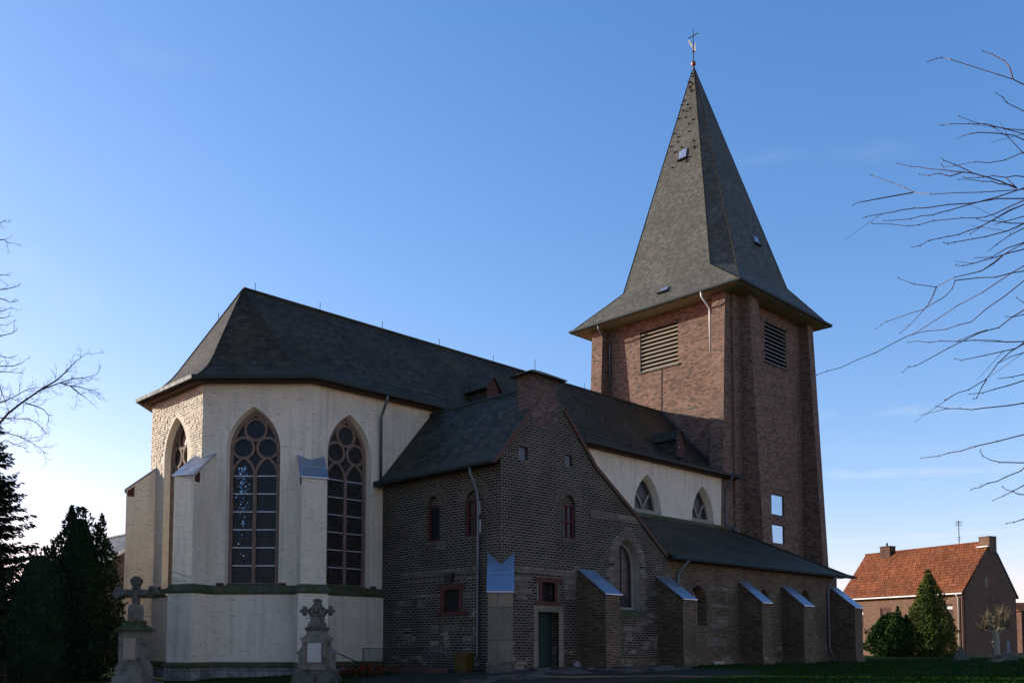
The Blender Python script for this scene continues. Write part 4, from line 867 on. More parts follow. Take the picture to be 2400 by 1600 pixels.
def dense_tree(name, x, y, prof, seed, label, mat, n, leaf, upward=.9, lumps=(7, .16), group=None, core='darkleaf', extra=(), cat='tree', spread=.55):
    """closed conifer: radius profile [(z, r)], clumped surface of scale-leaf sprays around a darker inner mass"""
    r = np.random.default_rng(seed); z0 = gzf(x, y)-.05; t = thing(name, label, cat, (x, y, z0), group); h = prof[-1][0]
    trunk_mb((x, y, z0), h*.8, .16, .03).build('trunk', 'bark', t)
    pz = np.array([p[0] for p in prof]); pr = np.array([p[1] for p in prof])
    cl_a = r.uniform(0, 6.283, lumps[0]*34); cl_z = r.uniform(0, h, lumps[0]*34); amp = r.normal(0, lumps[1], lumps[0]*34)
    def rad_(a, z):
        R = np.interp(z, pz, pr); da = (a[:, None]-cl_a+math.pi) % (2*math.pi)-math.pi
        w = np.exp(-((da*np.maximum(R, .25)[:, None])**2+(z[:, None]-cl_z)**2)/(.30**2)); return R*(1+np.clip((w*amp).sum(1), -.38, .30))
    zs = np.interp(r.random(n), np.linspace(0, 1, 60), np.interp(np.linspace(0, 1, 60), np.cumsum(np.maximum(np.interp(np.linspace(0, h, 60), pz, pr), .05))/np.cumsum(np.maximum(np.interp(np.linspace(0, h, 60), pz, pr), .05))[-1], np.linspace(0, h, 60)))
    a = r.uniform(0, 6.283, n); R = rad_(a, zs)*(1-.42*r.random(n)**2.2)+r.exponential(.035, n)
    c = np.stack([x+R*np.cos(a), y+R*np.sin(a), z0+zs], 1); d = np.stack([np.cos(a)*spread, np.sin(a)*spread, np.full(n, upward)], 1)+r.normal(0, .38, (n, 3))
    ln = leaf*r.uniform(.6, 1.5, n); v, f = leaf_quads(c, d, ln, ln*r.uniform(.3, .55, n), r); vs, fs, k = [v], [f], len(v)
    for (ex, ey, ez_, er, eh, en) in extra:      # secondary leaders standing out of the main mass
        zz = r.random(en)**1.3*eh; aa = r.uniform(0, 6.28, en); RR = er*(1-zz/eh)**.8*r.uniform(.3, 1.1, en)
        c = np.stack([x+ex+RR*np.cos(aa), y+ey+RR*np.sin(aa), z0+ez_+zz], 1); d = np.stack([np.cos(aa)*.7, np.sin(aa)*.7, np.full(en, .5)], 1)+r.normal(0, .4, (en, 3))
        ln = leaf*r.uniform(.7, 1.6, en); v, f = leaf_quads(c, d, ln, ln*.42, r); vs.append(v); fs.append(f+k); k += len(v)
    raw('crown', np.concatenate(vs), np.concatenate(fs), mat, t)
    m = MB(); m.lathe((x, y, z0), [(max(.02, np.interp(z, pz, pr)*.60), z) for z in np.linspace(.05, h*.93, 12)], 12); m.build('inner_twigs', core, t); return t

# conifers on the left of the churchyard
spruce(10.85, 42.3, 12.3, 3.7, 21, 'tall dark spruce at the left edge with sparse drooping boughs', dry=420)
dense_tree('conifer', 13.75, 38.5, [(0, 1.25), (.8, 1.75), (2.2, 1.80), (3.6, 1.62), (4.8, 1.28), (5.7, .85), (6.3, .45), (6.75, .28), (7.0, .06)], 8,
           'dense dark rounded conifer with a second small leader, left of the stone cross', 'thuja', 15000, .15, extra=((.62, -.60, 5.0, .42, 1.75, 420), (-.25, .25, 5.8, .50, 1.25, 500)))
dense_tree('conifer', 12.0, 37.6, [(0, 1.6), (1.0, 1.85), (2.6, 1.7), (3.9, 1.2), (4.7, .6), (5.2, .12)], 9, 'low shadowy evergreen between the tall spruce and the rounded conifer', 'thuja', 7000, .15)
for k, (x, y, h, r_) in enumerate(((7.6, 51.0, 17.5, 3.7), (3.6, 43.5, 15.0, 3.5), (5.2, 48.0, 16.0, 3.4), (-1.5, 38.0, 15.0, 3.5))):
    spruce(x, y, h, r_, 40+k, 'tall dark spruce in the row beyond the left edge', skirt=.3, group='spruces in the row beyond the left edge')

# ------------------------------------------------------------------ bare trees
def parse(s): return [[Vector(tuple(map(float, q.split(',')))) for q in L.split()] for L in s.strip().split(chr(10))]
TW = parse("""10.481,3.861,7.606 10.591,3.808,7.668 10.652,3.764,7.694 10.612,3.651,7.594 10.746,3.224,7.291 10.938,3.120,7.272 11.083,3.051,7.243 11.546,2.877,7.223 12.442,2.373,6.863
11.076,3.466,7.828 11.092,3.374,7.752 11.104,3.248,7.618 11.062,3.186,7.501 10.943,3.122,7.281
10.581,3.190,6.988 10.693,3.162,6.982 10.811,3.152,6.960 11.190,3.090,6.996 11.786,2.948,7.033 12.442,2.373,6.863
10.411,3.521,6.794 10.765,3.438,6.824 10.945,3.372,6.851 11.201,3.310,6.890 11.586,3.208,6.939 12.021,3.013,6.952 12.442,2.373,6.863
10.533,3.786,6.863 10.583,3.754,6.856 10.561,3.664,6.830 10.682,3.517,6.817 10.850,3.395,6.837 11.020,3.361,6.861 11.280,3.281,6.904 11.514,3.187,6.946 11.901,2.980,6.994 12.442,2.373,6.863
11.036,3.366,6.862 11.463,3.337,6.901 11.908,3.316,6.876 12.250,3.098,6.574 12.183,2.692,5.912
11.092,3.779,6.894 10.997,3.699,6.871 10.972,3.589,6.851 11.019,3.505,6.850 11.225,3.390,6.876 11.483,3.288,6.914 11.703,3.243,6.926 12.156,3.051,6.884 12.442,2.373,6.863
11.598,4.147,6.939 11.619,4.126,6.902 11.606,4.012,6.863 11.619,3.763,6.829 11.713,3.642,6.805 11.820,3.496,6.821 11.901,3.314,6.878 12.027,3.026,6.946 12.442,2.373,6.863
11.716,4.750,7.223 11.718,4.560,7.107 11.690,4.438,7.044 11.666,4.306,6.959 11.638,4.164,6.889 11.629,4.042,6.821 11.641,3.909,6.762 11.673,3.804,6.720 11.747,3.658,6.641 11.816,3.549,6.580 11.890,3.407,6.471
11.711,4.459,6.962 11.673,4.331,6.888 11.646,4.188,6.853 11.622,4.061,6.758 11.637,3.927,6.764
11.513,4.109,6.967 11.546,4.098,6.947 11.591,3.987,6.871 11.638,3.888,6.792 11.673,3.804,6.720
11.629,3.907,6.696 11.632,3.869,6.670 11.715,3.705,6.650 11.791,3.615,6.662 11.890,3.505,6.637 11.979,3.428,6.662 12.053,3.355,6.651 12.263,3.089,6.599 12.183,2.692,5.912
11.603,3.957,6.673 11.629,3.850,6.647 11.680,3.705,6.585 11.746,3.622,6.579 11.778,3.557,6.535 11.877,3.457,6.524 11.901,3.392,6.463
11.889,3.504,6.632 11.901,3.392,6.463
11.718,5.103,7.197 11.730,5.074,7.184 11.703,4.800,6.978 11.630,4.674,6.857 11.593,4.596,6.798 11.465,4.443,6.638 11.367,4.204,6.491 11.399,3.912,6.419 11.525,3.669,6.383 11.702,3.519,6.407 11.958,3.333,6.452 12.217,3.081,6.477 12.183,2.692,5.912
10.739,4.896,6.377 10.942,4.912,6.490 11.068,4.871,6.535 11.230,4.801,6.595 11.404,4.618,6.639 11.461,4.442,6.634
10.287,4.588,5.957 10.420,4.590,6.025 10.674,4.507,6.117 10.770,4.437,6.142 10.882,4.371,6.186 10.953,4.240,6.188 10.958,4.105,6.148 11.076,3.889,6.154 11.200,3.689,6.142 11.541,3.501,6.251 11.828,3.300,6.281 12.110,3.059,6.294 12.183,2.692,5.912
10.420,4.382,5.908 10.464,4.303,5.897 10.571,4.134,5.895 10.678,4.060,5.941 10.721,3.944,5.928 10.807,3.900,5.969 10.897,3.828,6.001 11.178,3.682,6.122 11.616,3.495,6.306 11.973,3.337,6.476 12.262,3.089,6.598 12.442,2.373,6.863
10.209,4.431,5.819 10.337,4.242,5.791 10.324,4.077,5.710 10.389,3.971,5.712 10.538,3.869,5.774 10.732,3.637,5.792 10.876,3.507,5.797 10.988,3.462,5.833 11.195,3.419,5.929 11.491,3.371,6.087 11.800,3.293,6.248 12.205,3.079,6.452 12.442,2.373,6.863
9.934,3.893,5.285 9.980,3.812,5.298 10.065,3.746,5.360 10.136,3.666,5.379 10.219,3.599,5.406 10.321,3.529,5.435 10.479,3.486,5.515 10.698,3.426,5.611 10.974,3.397,5.763 11.402,3.346,5.998 11.727,3.275,6.165 12.167,3.071,6.384 12.183,2.692,5.912
10.434,3.455,5.453 10.716,3.423,5.619 11.045,3.392,5.805 11.420,3.351,6.016 11.727,3.275,6.165 12.153,3.068,6.361 12.183,2.692,5.912
10.100,3.610,5.298 10.122,3.575,5.290 10.182,3.527,5.307 10.388,3.416,5.370 10.595,3.345,5.441 10.767,3.304,5.511 10.995,3.251,5.600 11.385,3.186,5.795 11.943,3.022,6.064 12.183,2.692,5.912
10.837,3.521,5.783 10.859,3.441,5.730 11.000,3.379,5.762 11.185,3.270,5.761 11.385,3.186,5.795 11.786,2.987,5.854 12.183,2.692,5.912
10.906,3.360,5.680 11.143,3.309,5.780 11.509,3.218,5.931 11.974,3.029,6.106 12.183,2.692,5.912
10.276,3.558,5.090 10.349,3.506,5.090 10.422,3.427,5.113 10.534,3.342,5.162 10.692,3.271,5.221 10.875,3.206,5.301 11.140,3.127,5.399 11.633,2.955,5.570 12.183,2.692,5.912
10.368,3.398,5.153 10.613,3.298,5.202 10.830,3.217,5.341 11.162,3.131,5.485 11.687,2.966,5.696 12.183,2.692,5.912
10.640,3.431,5.089 10.675,3.319,5.155 10.818,3.224,5.283 11.157,3.130,5.473 11.727,2.974,5.766 12.183,2.692,5.912
10.527,3.312,5.240 10.690,3.267,5.361 10.999,3.219,5.548 11.312,3.167,5.710 11.893,3.011,5.999 12.183,2.692,5.912
10.406,4.230,5.178 10.646,4.148,5.153 10.769,3.948,5.096 10.539,3.662,5.063 10.646,3.420,5.093 10.710,3.303,5.167 10.780,3.242,5.248
11.850,5.125,5.158 11.843,5.050,5.197 11.816,4.968,5.212 11.765,4.820,5.204 11.640,4.600,5.178 11.507,4.385,5.137 11.075,3.953,5.077 10.878,3.813,5.064 10.631,3.689,5.060 10.757,3.486,5.070 10.964,3.377,5.102 11.112,3.266,5.159 11.297,3.179,5.212 11.698,2.981,5.317 12.524,2.456,5.027
11.858,4.817,5.026 11.820,4.675,5.093 11.538,4.397,5.133 11.356,4.263,5.128 11.097,4.112,5.116 10.769,3.944,5.095
9.644,4.858,4.032 10.029,4.920,4.167 10.444,4.956,4.305 11.008,5.016,4.533 11.461,4.965,4.720 11.818,4.735,4.950 11.814,4.620,4.963 11.671,4.290,5.028 11.362,3.908,5.035 11.186,3.592,5.046 11.121,3.269,5.156 11.229,3.158,5.247 11.620,2.955,5.476 12.183,2.692,5.912
11.819,4.735,4.953 11.817,4.633,4.966 11.779,4.463,4.950 11.722,4.196,4.894 11.703,4.043,4.907 11.713,3.892,4.911 11.605,3.684,4.992 11.518,3.450,5.060 11.457,3.228,5.159 11.650,2.966,5.376 12.183,2.692,5.912
10.802,4.370,4.198 11.018,4.382,4.315 11.035,4.312,4.310 11.206,4.256,4.400 11.529,4.103,4.594 11.689,3.951,4.705 11.792,3.821,4.781 11.921,3.652,4.834 11.966,3.514,4.937 11.991,3.390,4.998 12.051,3.082,5.117 12.524,2.456,5.027
11.739,4.671,4.849 11.731,4.557,4.836 11.670,4.383,4.765 11.658,4.240,4.744 11.643,4.048,4.689 11.715,3.860,4.678 11.854,3.666,4.658 11.928,3.581,4.640 12.099,3.433,4.650 12.330,3.172,4.649 12.393,2.795,4.364
11.643,4.048,4.689 11.771,3.855,4.778 11.838,3.756,4.807
11.902,3.563,4.940 11.966,3.514,4.937 12.048,3.408,4.963 12.231,3.134,5.009 12.524,2.456,5.027
11.690,3.382,5.066 11.879,3.355,5.046 12.329,3.164,4.899 12.393,2.795,4.364
11.278,3.947,4.373 11.263,3.864,4.334 11.385,3.776,4.369 11.538,3.689,4.415 11.778,3.568,4.489 11.945,3.482,4.541 12.088,3.430,4.632 12.350,3.171,4.846 12.524,2.456,5.027
10.188,3.679,3.618 10.289,3.640,3.678 10.401,3.606,3.732 10.540,3.552,3.778 10.794,3.524,3.896 10.971,3.507,3.975 11.290,3.530,4.158 11.485,3.541,4.275 11.844,3.511,4.486 12.080,3.428,4.618 12.357,3.174,4.807 12.524,2.456,5.027
10.454,3.481,3.646 10.505,3.462,3.660 10.716,3.482,3.818 10.963,3.504,3.968
11.485,3.541,4.275 11.752,3.486,4.396 11.973,3.401,4.479 12.310,3.169,4.605 12.393,2.795,4.364
10.438,3.537,3.701 10.657,3.447,3.747 10.877,3.398,3.820 11.138,3.341,3.898 11.480,3.271,4.014 11.992,3.098,4.182 12.393,2.795,4.364
11.119,3.442,3.996 11.370,3.361,4.051 11.589,3.300,4.115 12.040,3.109,4.237 12.393,2.795,4.364
10.099,3.752,3.558 10.164,3.645,3.517 10.262,3.554,3.518 10.385,3.479,3.516 10.587,3.393,3.558 10.952,3.283,3.628 11.228,3.208,3.695 11.724,3.039,3.806 12.591,2.524,3.538
11.304,4.378,3.257 11.262,4.258,3.244 11.228,4.143,3.233 11.137,3.999,3.236 11.120,3.846,3.236 11.086,3.689,3.258 11.209,3.493,3.303 11.464,3.287,3.390 11.807,3.072,3.487 12.591,2.524,3.538
11.204,3.666,3.246 11.280,3.698,3.227 11.421,3.717,3.199 11.593,3.687,3.171 11.727,3.633,3.157 11.997,3.450,3.163 12.278,3.208,3.161 12.591,2.524,3.538
11.835,4.001,2.887 11.849,3.969,2.902 11.880,3.908,2.909 11.911,3.836,2.956 11.974,3.746,2.974 12.012,3.658,3.024 12.086,3.512,3.087 12.072,3.474,3.119 11.960,3.116,3.373 12.591,2.524,3.538
11.894,3.774,2.738 12.022,3.697,2.797 12.130,3.620,2.861 12.226,3.525,2.930 12.369,3.236,3.072 12.591,2.524,3.538
12.039,3.709,2.913 12.070,3.680,2.876 12.129,3.620,2.855 12.167,3.574,2.821 12.215,3.526,2.815 12.424,3.260,2.779 12.843,2.354,2.644
11.612,3.551,2.413 11.735,3.504,2.434 11.917,3.449,2.484 12.317,3.237,2.599 12.843,2.354,2.644""")
LB = parse("""9.48,35.02,8.35 9.68,34.85,8.65 9.89,34.66,9.00 10.21,34.41,9.36 10.68,34.07,9.83 11.12,33.75,10.21 11.33,33.58,10.49 11.54,33.39,10.82 11.72,33.25,11.03 11.89,33.12,11.22
10.68,34.07,9.83 10.94,33.90,9.98 11.24,33.70,10.15 11.59,33.49,10.32 11.91,33.31,10.38 12.26,33.09,10.53
11.25,33.71,10.13 11.45,33.62,10.07 11.78,33.45,10.05 12.11,33.31,9.96 12.35,33.17,10.03
11.53,33.58,10.05 11.80,33.50,9.84 12.10,33.39,9.61
9.48,34.81,9.20 9.62,34.72,9.31 10.03,34.45,9.58 10.28,34.27,9.80 10.55,34.11,9.91 10.75,34.01,9.93
9.46,34.99,8.54 9.67,34.81,8.82 10.14,34.58,8.83 10.45,34.42,8.86 10.70,34.32,8.73 10.83,34.28,8.61
10.32,34.35,9.37 10.61,34.23,9.30 10.85,34.13,9.20 11.01,34.10,9.00 11.02,34.15,8.76
9.43,34.59,10.23 9.58,34.61,9.82 9.73,34.63,9.46 9.88,34.65,9.05
9.57,35.02,8.17 9.79,34.86,8.37 10.31,34.64,8.22 10.77,34.47,7.97 11.07,34.38,7.70
9.60,35.08,7.88 9.89,34.88,8.09 10.22,34.76,7.93 10.54,34.61,7.85
8.95,33.60,15.07 9.10,33.53,15.10 9.26,33.42,15.24
9.00,33.71,14.54 9.26,33.58,14.60 9.38,33.54,14.51 9.55,33.46,14.53
9.10,33.95,13.42 9.32,33.83,13.48 9.54,33.73,13.48
9.14,34.04,12.97 9.44,33.88,13.03 9.70,33.73,13.14 9.86,33.62,13.28
9.16,34.09,12.75 9.44,33.97,12.69 9.60,33.91,12.62 9.73,33.83,12.68
9.21,34.19,12.25 9.47,34.04,12.35 9.69,33.90,12.49
9.22,34.23,12.07 9.49,34.09,12.10 9.71,33.96,12.22
9.24,34.27,11.86 9.61,34.09,11.87
9.28,34.35,11.47 9.54,34.21,11.55 9.76,34.07,11.64 9.90,33.97,11.80
9.33,34.47,10.87 9.72,34.30,10.82 9.98,34.14,10.94
9.38,34.59,10.32 9.76,34.39,10.36 10.19,34.18,10.35
9.36,34.55,10.50 9.86,34.29,10.56 10.09,34.15,10.67 10.21,34.06,10.83""")
def branchlets(m, path, rnd, every, ln, r0, depth=1, zup=.25):
    """side twigs along a limb"""
    tot = 0
    for a, b in zip(path, path[1:]):
        seg = b-a; n = max(1, int(seg.length/every))
        for k in range(n):
            p = a+seg*((k+rnd.random())/n); d = seg.normalized(); q = Vector((rnd.gauss(0, 1), rnd.gauss(0, 1), rnd.gauss(0, 1)+zup)); q = (q-d*q.dot(d)).normalized()
            l = ln*rnd.uniform(.4, 1.15); e = d*rnd.uniform(.45, .9)+q*rnd.uniform(.5, .95)
            pts = [p, p+e*l*.4, p+e*l*.75+Vector((0, 0, l*.07*rnd.uniform(-1, 1.6))), p+(e+Vector((rnd.uniform(-.2, .2), rnd.uniform(-.2, .2), rnd.uniform(-.05, .35))))*l]
            m.tube(pts, r0, r0*.35, n=3, caps=False)
            if depth > 0: branchlets(m, pts, rnd, every*.75, ln*.45, r0*.62, depth-1, zup)
# near tree on the right: its long twigs reach in from beyond the right edge
rt = thing('bare_tree', 'bare tree at the right edge with long thin reddish twigs against the sky', 'tree', (13.87, 1.95, gzf(13.87, 1.95)))
m = MB(); m.tube([(13.90, 2.02, -.65), (13.86, 2.0, 1.2), (13.80, 1.94, 3.0), (13.70, 1.85, 5.2), (13.57, 1.74, 7.75), (13.5, 1.7, 9.5)], .17, .05, n=10); m.build('trunk', 'bark', rt, smooth=True)
m = MB()
for hx, z0 in (((12.442, 2.373, 6.863), 5.6), ((12.202, 2.696, 5.920), 4.6), ((12.524, 2.456, 5.027), 4.0), ((12.273, 2.768, 4.332), 3.3), ((12.591, 2.524, 3.538), 2.7), ((12.843, 2.354, 2.644), 2.0), ((13.016, 2.245, 1.950), 1.5)):
    h = Vector(hx); b = Vector((13.8, 1.93, z0)); m.tube([b, b.lerp(h, .5)+Vector((0, 0, -.10)), h], .035, .016, n=6)
m.build('limb', 'bark', rt, smooth=True)
m = MB(); rnd = random.Random(3)
for P in TW:
    n = len(P); q = []
    for i, p in enumerate(P): q.append(p)
    rr_ = [.0030+.0052*(i/(n-1))**.9 for i in range(n)]; m.tube(q, rr_, n=4, caps=True)
    for p in q[:-2]:        # buds at the joints
        if rnd.random() < .75: m.lathe(p+Vector((0, 0, rnd.uniform(-.006, .006))), [(.001, -.009), (.0075, -.003), (.006, .005), (.001, .011)], 4)
    if n > 4 and rnd.random() < .25:
        b_ = q[rnd.randrange(1, n-2)]; e = (q[0]-q[-1]).normalized()*.35+Vector((rnd.uniform(-.2, .2), rnd.uniform(-.2, .2), rnd.uniform(-.3, .3))); m.tube([b_, b_+e*.5, b_+e], .0038, .002, n=3)
m.build('twigs', 'twig', rt)
# bare tree on the left
lt = thing('bare_tree', 'bare tree at the left edge with one long limb of fine twigs over the spruce', 'tree', (6.0, 37.4, gzf(6, 37.4)))
m = MB(); m.tube([(6.0, 37.4, -.6), (6.05, 37.3, 3), (6.14, 37.2, 6.15), (6.2, 36.9, 9.5), (6.16, 36.61, 12.56), (5.7, 36.55, 18.3)], .30, .08, n=10); m.build('trunk', 'bark', lt, smooth=True)
m = MB(); rnd = random.Random(9)
for i, P in enumerate(LB):
    n = len(P); q = P
    if i in (0, 8): q = [Vector((6.15, 37.2, 6.6 if i == 0 else 6.2))]+P
    elif i in (4, 5, 7, 9): q = [Vector((6.18, 37.0, 8.2))]+P
    elif i > 9: q = [Vector((6.16, 36.75, P[0].z*.9+.3))]+P
    m.tube(q, (.055 if i == 0 else .026), .006, n=5)
    branchlets(m, P, rnd, .16 if i < 10 else .2, (.62 if i < 10 else .36), .0085, 2 if i < 10 else 1)
m.build('branches', 'bark', lt)

# ------------------------------------------------------------------ wayside cross and memorial
fw2 = Vector((_f.x, _f.y, 0)); rt2 = Vector((_r.x, _r.y, 0))
class Loc:        # monument frame: x to the right, y away from the viewer, z up
    def __init__(s, o, rot): s.o = Vector(o); c, n = math.cos(rot), math.sin(rot); s.x = rt2*c+fw2*n; s.y = fw2*c-rt2*n
    def p(s, x, y, z): return s.o+s.x*x+s.y*y+Z*z
    def box(s, m, x0, x1, y0, y1, z0, z1): m.box(s.p(x0, y0, z0), s.x*(x1-x0), s.y*(y1-y0), Z*(z1-z0))
    def fru(s, m, a, b, caps=True):        # frustum between rectangles (hx, hy, z)
        m.loft([[s.p(-hx, -hy, z), s.p(hx, -hy, z), s.p(hx, hy, z), s.p(-hx, hy, z)] for hx, hy, z in (a, b)], True, caps)
    def plate(s, m, pts, y0, y1): m.prism([s.p(x, y0, z) for x, z in pts], s.y*(y1-y0))
d0 = 33.0; o = fw2*d0+rt2*((318-1200)/2171.85*d0); o.z = -.40
t = thing('stone_cross', 'tall weathered stone cross with round-ended arms on a panelled pedestal, left of the apse', 'cross', o); L = Loc(o, rad(-10))
m = MB(); L.box(m, -.78, .78, -.62, .62, -.2, .10); m.build('base_slab', 'plinth', t)
m = MB(); L.fru(m, (.58, .48, .10), (.56, .46, .30)); L.fru(m, (.49, .40, .30), (.48, .39, .68)); L.box(m, -.46, .46, -.37, .37, .68, .74)
L.box(m, -.415, .415, -.335, .335, .74, 1.80); L.fru(m, (.43, .35, 1.80), (.47, .39, 1.90))
for x0, x1 in ((-.41, -.27), (.27, .41)): L.box(m, x0, x1, -.36, -.335, .80, 1.74)
for z0, z1 in ((.80, .90), (1.68, 1.74)): L.box(m, -.27, .27, -.36, -.335, z0, z1)
m.build('pedestal', 'oldstone', t)
m = MB(); L.box(m, -.24, .24, -.345, -.33, .91, 1.67); m.build('tablet', 'pinktablet', t)
m = MB(); L.fru(m, (.53, .43, 1.90), (.54, .44, 1.96)); L.fru(m, (.53, .43, 1.96), (.24, .2, 2.18)); L.fru(m, (.31, .24, 2.16), (.28, .22, 2.28)); m.build('pedestal_cap', 'moss', t)
m = MB(); pts = [(-.21, 2.28), (.21, 2.28), (.20, 2.70), (.17, 2.80), (.10, 2.86), (-.10, 2.86), (-.17, 2.80), (-.20, 2.70)]; L.plate(m, pts, -.17, .17)
m.lathe(L.p(0, -.18, 2.56), [(.02, -.17), (.075, -.12), (.10, 0), (.085, .10), (.03, .16)], 10)
for s in (-1, 1): m.lathe(L.p(s*.09, -.17, 2.42), [(.02, -.1), (.06, -.05), (.06, .05), (.02, .1)], 8)
m.build('carved_block', 'oldstone', t, smooth=False)
m = MB(); L.fru(m, (.105, .09, 2.84), (.10, .085, 3.55)); L.plate(m, [(-.62, 3.20), (-.14, 3.18), (-.09, 3.08), (.09, 3.08), (.14, 3.18), (.62, 3.20), (.62, 3.37), (.14, 3.38), (.09, 3.50), (-.09, 3.50), (-.14, 3.38), (-.62, 3.37)], -.085, .085)
def trefoil(cx, cz, r):
    P = [(cx+r*(1+.18*math.cos(3*2*math.pi*k/24+math.pi/2))*math.cos(2*math.pi*k/24), cz+r*(1+.18*math.cos(3*2*math.pi*k/24))*math.sin(2*math.pi*k/24)) for k in range(24)]; L.plate(m, P, -.10, .10); L.plate(m, [(cx+r*.55*math.cos(k*.5236), cz+r*.55*math.sin(k*.5236)) for k in range(12)], -.13, -.09)
trefoil(-.66, 3.285, .20); trefoil(.66, 3.285, .20); L.plate(m, [(-.10, 3.5), (.10, 3.5), (.17, 3.60), (.21, 3.71), (.12, 3.79), (.04, 3.86), (-.04, 3.86), (-.12, 3.79), (-.21, 3.71), (-.17, 3.60)], -.10, .10)
L.plate(m, [(.13*math.cos(k*.5236), 3.285+.13*math.sin(k*.5236)) for k in range(12)], -.12, -.08); m.build('cross', 'darkstone', t)

d0 = 32.6; o = fw2*d0+rt2*((744-1200)/2171.85*d0); o.z = -.38
t = thing('memorial', 'stepped grey stone memorial with ringed cross top and white tablet before the apse', 'memorial', o); L = Loc(o, rad(-4))
m = MB(); L.fru(m, (.86, .50, -.1), (.74, .44, .30)); L.fru(m, (.70, .42, .30), (.68, .40, .54)); L.box(m, -.08, .08, -.50, -.40, .02, .42); m.build('base', 'darkstone', t)
m = MB(); L.box(m, -.43, .43, -.46, -.30, .54, .69); m.build('shelf', 'oldstone', t)
m = MB(); L.box(m, -.60, .60, -.27, .27, .54, 1.12); L.box(m, -.44, .44, -.33, .30, .69, 1.55); L.fru(m, (.42, .31, 1.55), (.36, .28, 1.62)); L.box(m, -.30, .30, -.27, .27, 1.62, 1.88)
for s in (-1, 1):
    L.plate(m, [(s*.44, 1.36), (s*.60, 1.18), (s*.69, 1.13), (s*.69, 1.08), (s*.44, 1.08)], -.25, .25); L.plate(m, [(s*.30, 1.80), (s*.42, 1.68), (s*.53, 1.62), (s*.53, 1.56), (s*.30, 1.56)], -.24, .24)
    m.tube([L.p(s*.36, -.37, .72), L.p(s*.36, -.37, 1.5)], .05, n=8)
m.build('body', 'oldstone', t)
m = MB(); L.box(m, -.25, .25, -.355, -.325, .80, 1.46); m.build('tablet', 'tablet', t)
m = MB(); L.fru(m, (.33, .27, 1.88), (.38, .31, 1.98)); L.fru(m, (.37, .30, 1.98), (.28, .22, 2.04)); m.build('cornice', 'darkstone', t)
m = MB(); L.box(m, -.28, .28, -.2, .2, 2.04, 2.17); L.fru(m, (.23, .15, 2.17), (.21, .14, 2.38)); m.build('neck', 'oldstone', t)
m = MB(); L.plate(m, [(-.22, 2.36), (.22, 2.36), (.27, 2.46), (.36, 2.55), (.36, 2.62), (.27, 2.66), (.14, 2.78), (.11, 2.84), (.11, 2.93), (-.11, 2.93), (-.11, 2.84), (-.14, 2.78), (-.27, 2.66), (-.36, 2.62), (-.36, 2.55), (-.27, 2.46)], -.12, .12)
for s in (-1, 1):
    L.box(m, s*.44-.10, s*.44+.10, -.09, .09, 2.52, 2.65)
    for cx, cz in ((s*.46, 2.70), (s*.46, 2.48), (s*.55, 2.585)): L.plate(m, [(cx+.065*math.cos(k*.785), cz+.065*math.sin(k*.785)) for k in range(8)], -.085, .085)
L.plate(m, [(-.17, 2.93), (.17, 2.93), (.11, 2.98), (.03, 3.02), (-.03, 3.02), (-.11, 2.98)], -.13, .13); m.build('cross_head', 'darkstone', t)
m = MB(); m.loft([[L.p(r*math.cos(2*math.pi*k/24), y, 2.585+r*math.sin(2*math.pi*k/24)) for r, y in ((.13, -.12), (.13, -.17), (.19, -.17), (.19, -.12))] for k in range(25)], True)
m.lathe(L.p(.0, -.13, 2.585), [(.02, -.09), (.07, -.05), (.085, .02), (.05, .09), (.01, .10)], 10); m.build('medallion', 'oldstone', t)

# ------------------------------------------------------------------ small things at the foot of the walls
t = thing('iron_railing', 'black iron railing with upright bars at the corner of apse and brick annex', 'railing', (22.5, 28.7, .1))
m = MB()
for y in (31.35, 29.7, 28.0, 26.25): m.tube([(22.5, y, -.4), (22.5, y, .90)], .022, n=6)
m.build_each('post', 'iron', t); m = MB()
for z in (.86, .20): m.bb(22.485, 22.515, 26.25, 31.35, z, z+.025)
m.build_each('rail', 'iron', t); m = MB()
for k in range(38): y = 26.25+.132*(k+1); m.bb(22.492, 22.508, y-.008, y+.008, .20, .86)
m.build('bars', 'iron', t)
m = MB(); m.tube([(20.2, 30.6, .1), (20.2, 30.6, .78), (20.36, 30.5, .80), (20.5, 30.45, .76), (21.9, 30.3, .18), (21.9, 30.3, -.4)], .024, n=6); tag(m.build('handrail', 'iron', origin=(20.2, 30.6, -.3)), 'thin sloping iron handrail between the memorial and the railing', 'handrail')
m = MB(); m.bb(22.35, 22.65, 26.2, 31.4, -.6, .18); tag(m.build('kerb_wall', 'redbrick', origin=(22.5, 28.8, -.4)), 'low dark brick kerb under the black iron railing', 'wall')
r = np.random.default_rng(12); t = thing('flower_bed', 'red flowering bed below the left end of the black railing', 'flower bed', (20.6, 29.3, -.2))
n = 900; c = np.stack([20.7+r.normal(0, .75, n), 28.7+r.normal(0, .9, n), -.22+np.abs(r.normal(0, .17, n))], 1); v, f = leaf_quads(c, r.normal(size=(n, 3)), .12, .07, r); raw('foliage', v, f, 'darkleaf', t)
c = np.stack([20.7+r.normal(0, .55, 360), 28.7+r.normal(0, .7, 360), -.06+np.abs(r.normal(0, .15, 360))], 1); v, f = leaf_quads(c, r.normal(size=(360, 3)), .085, .08, r); raw('blossoms', v, f, 'redflower', t)
t = thing('grit_bin', 'dull ochre grit bin with a low lid beside the downpipe', 'bin', (23.3, 26.05, .0))
m = MB(); m.loft([[(23.10, 25.75, .0), (23.50, 25.75, .0), (23.50, 26.35, .0), (23.10, 26.35, .0)], [(23.06, 25.71, .62), (23.54, 25.71, .62), (23.54, 26.39, .62), (23.06, 26.39, .62)]], True, True); m.build('bin_body', 'bin', t)
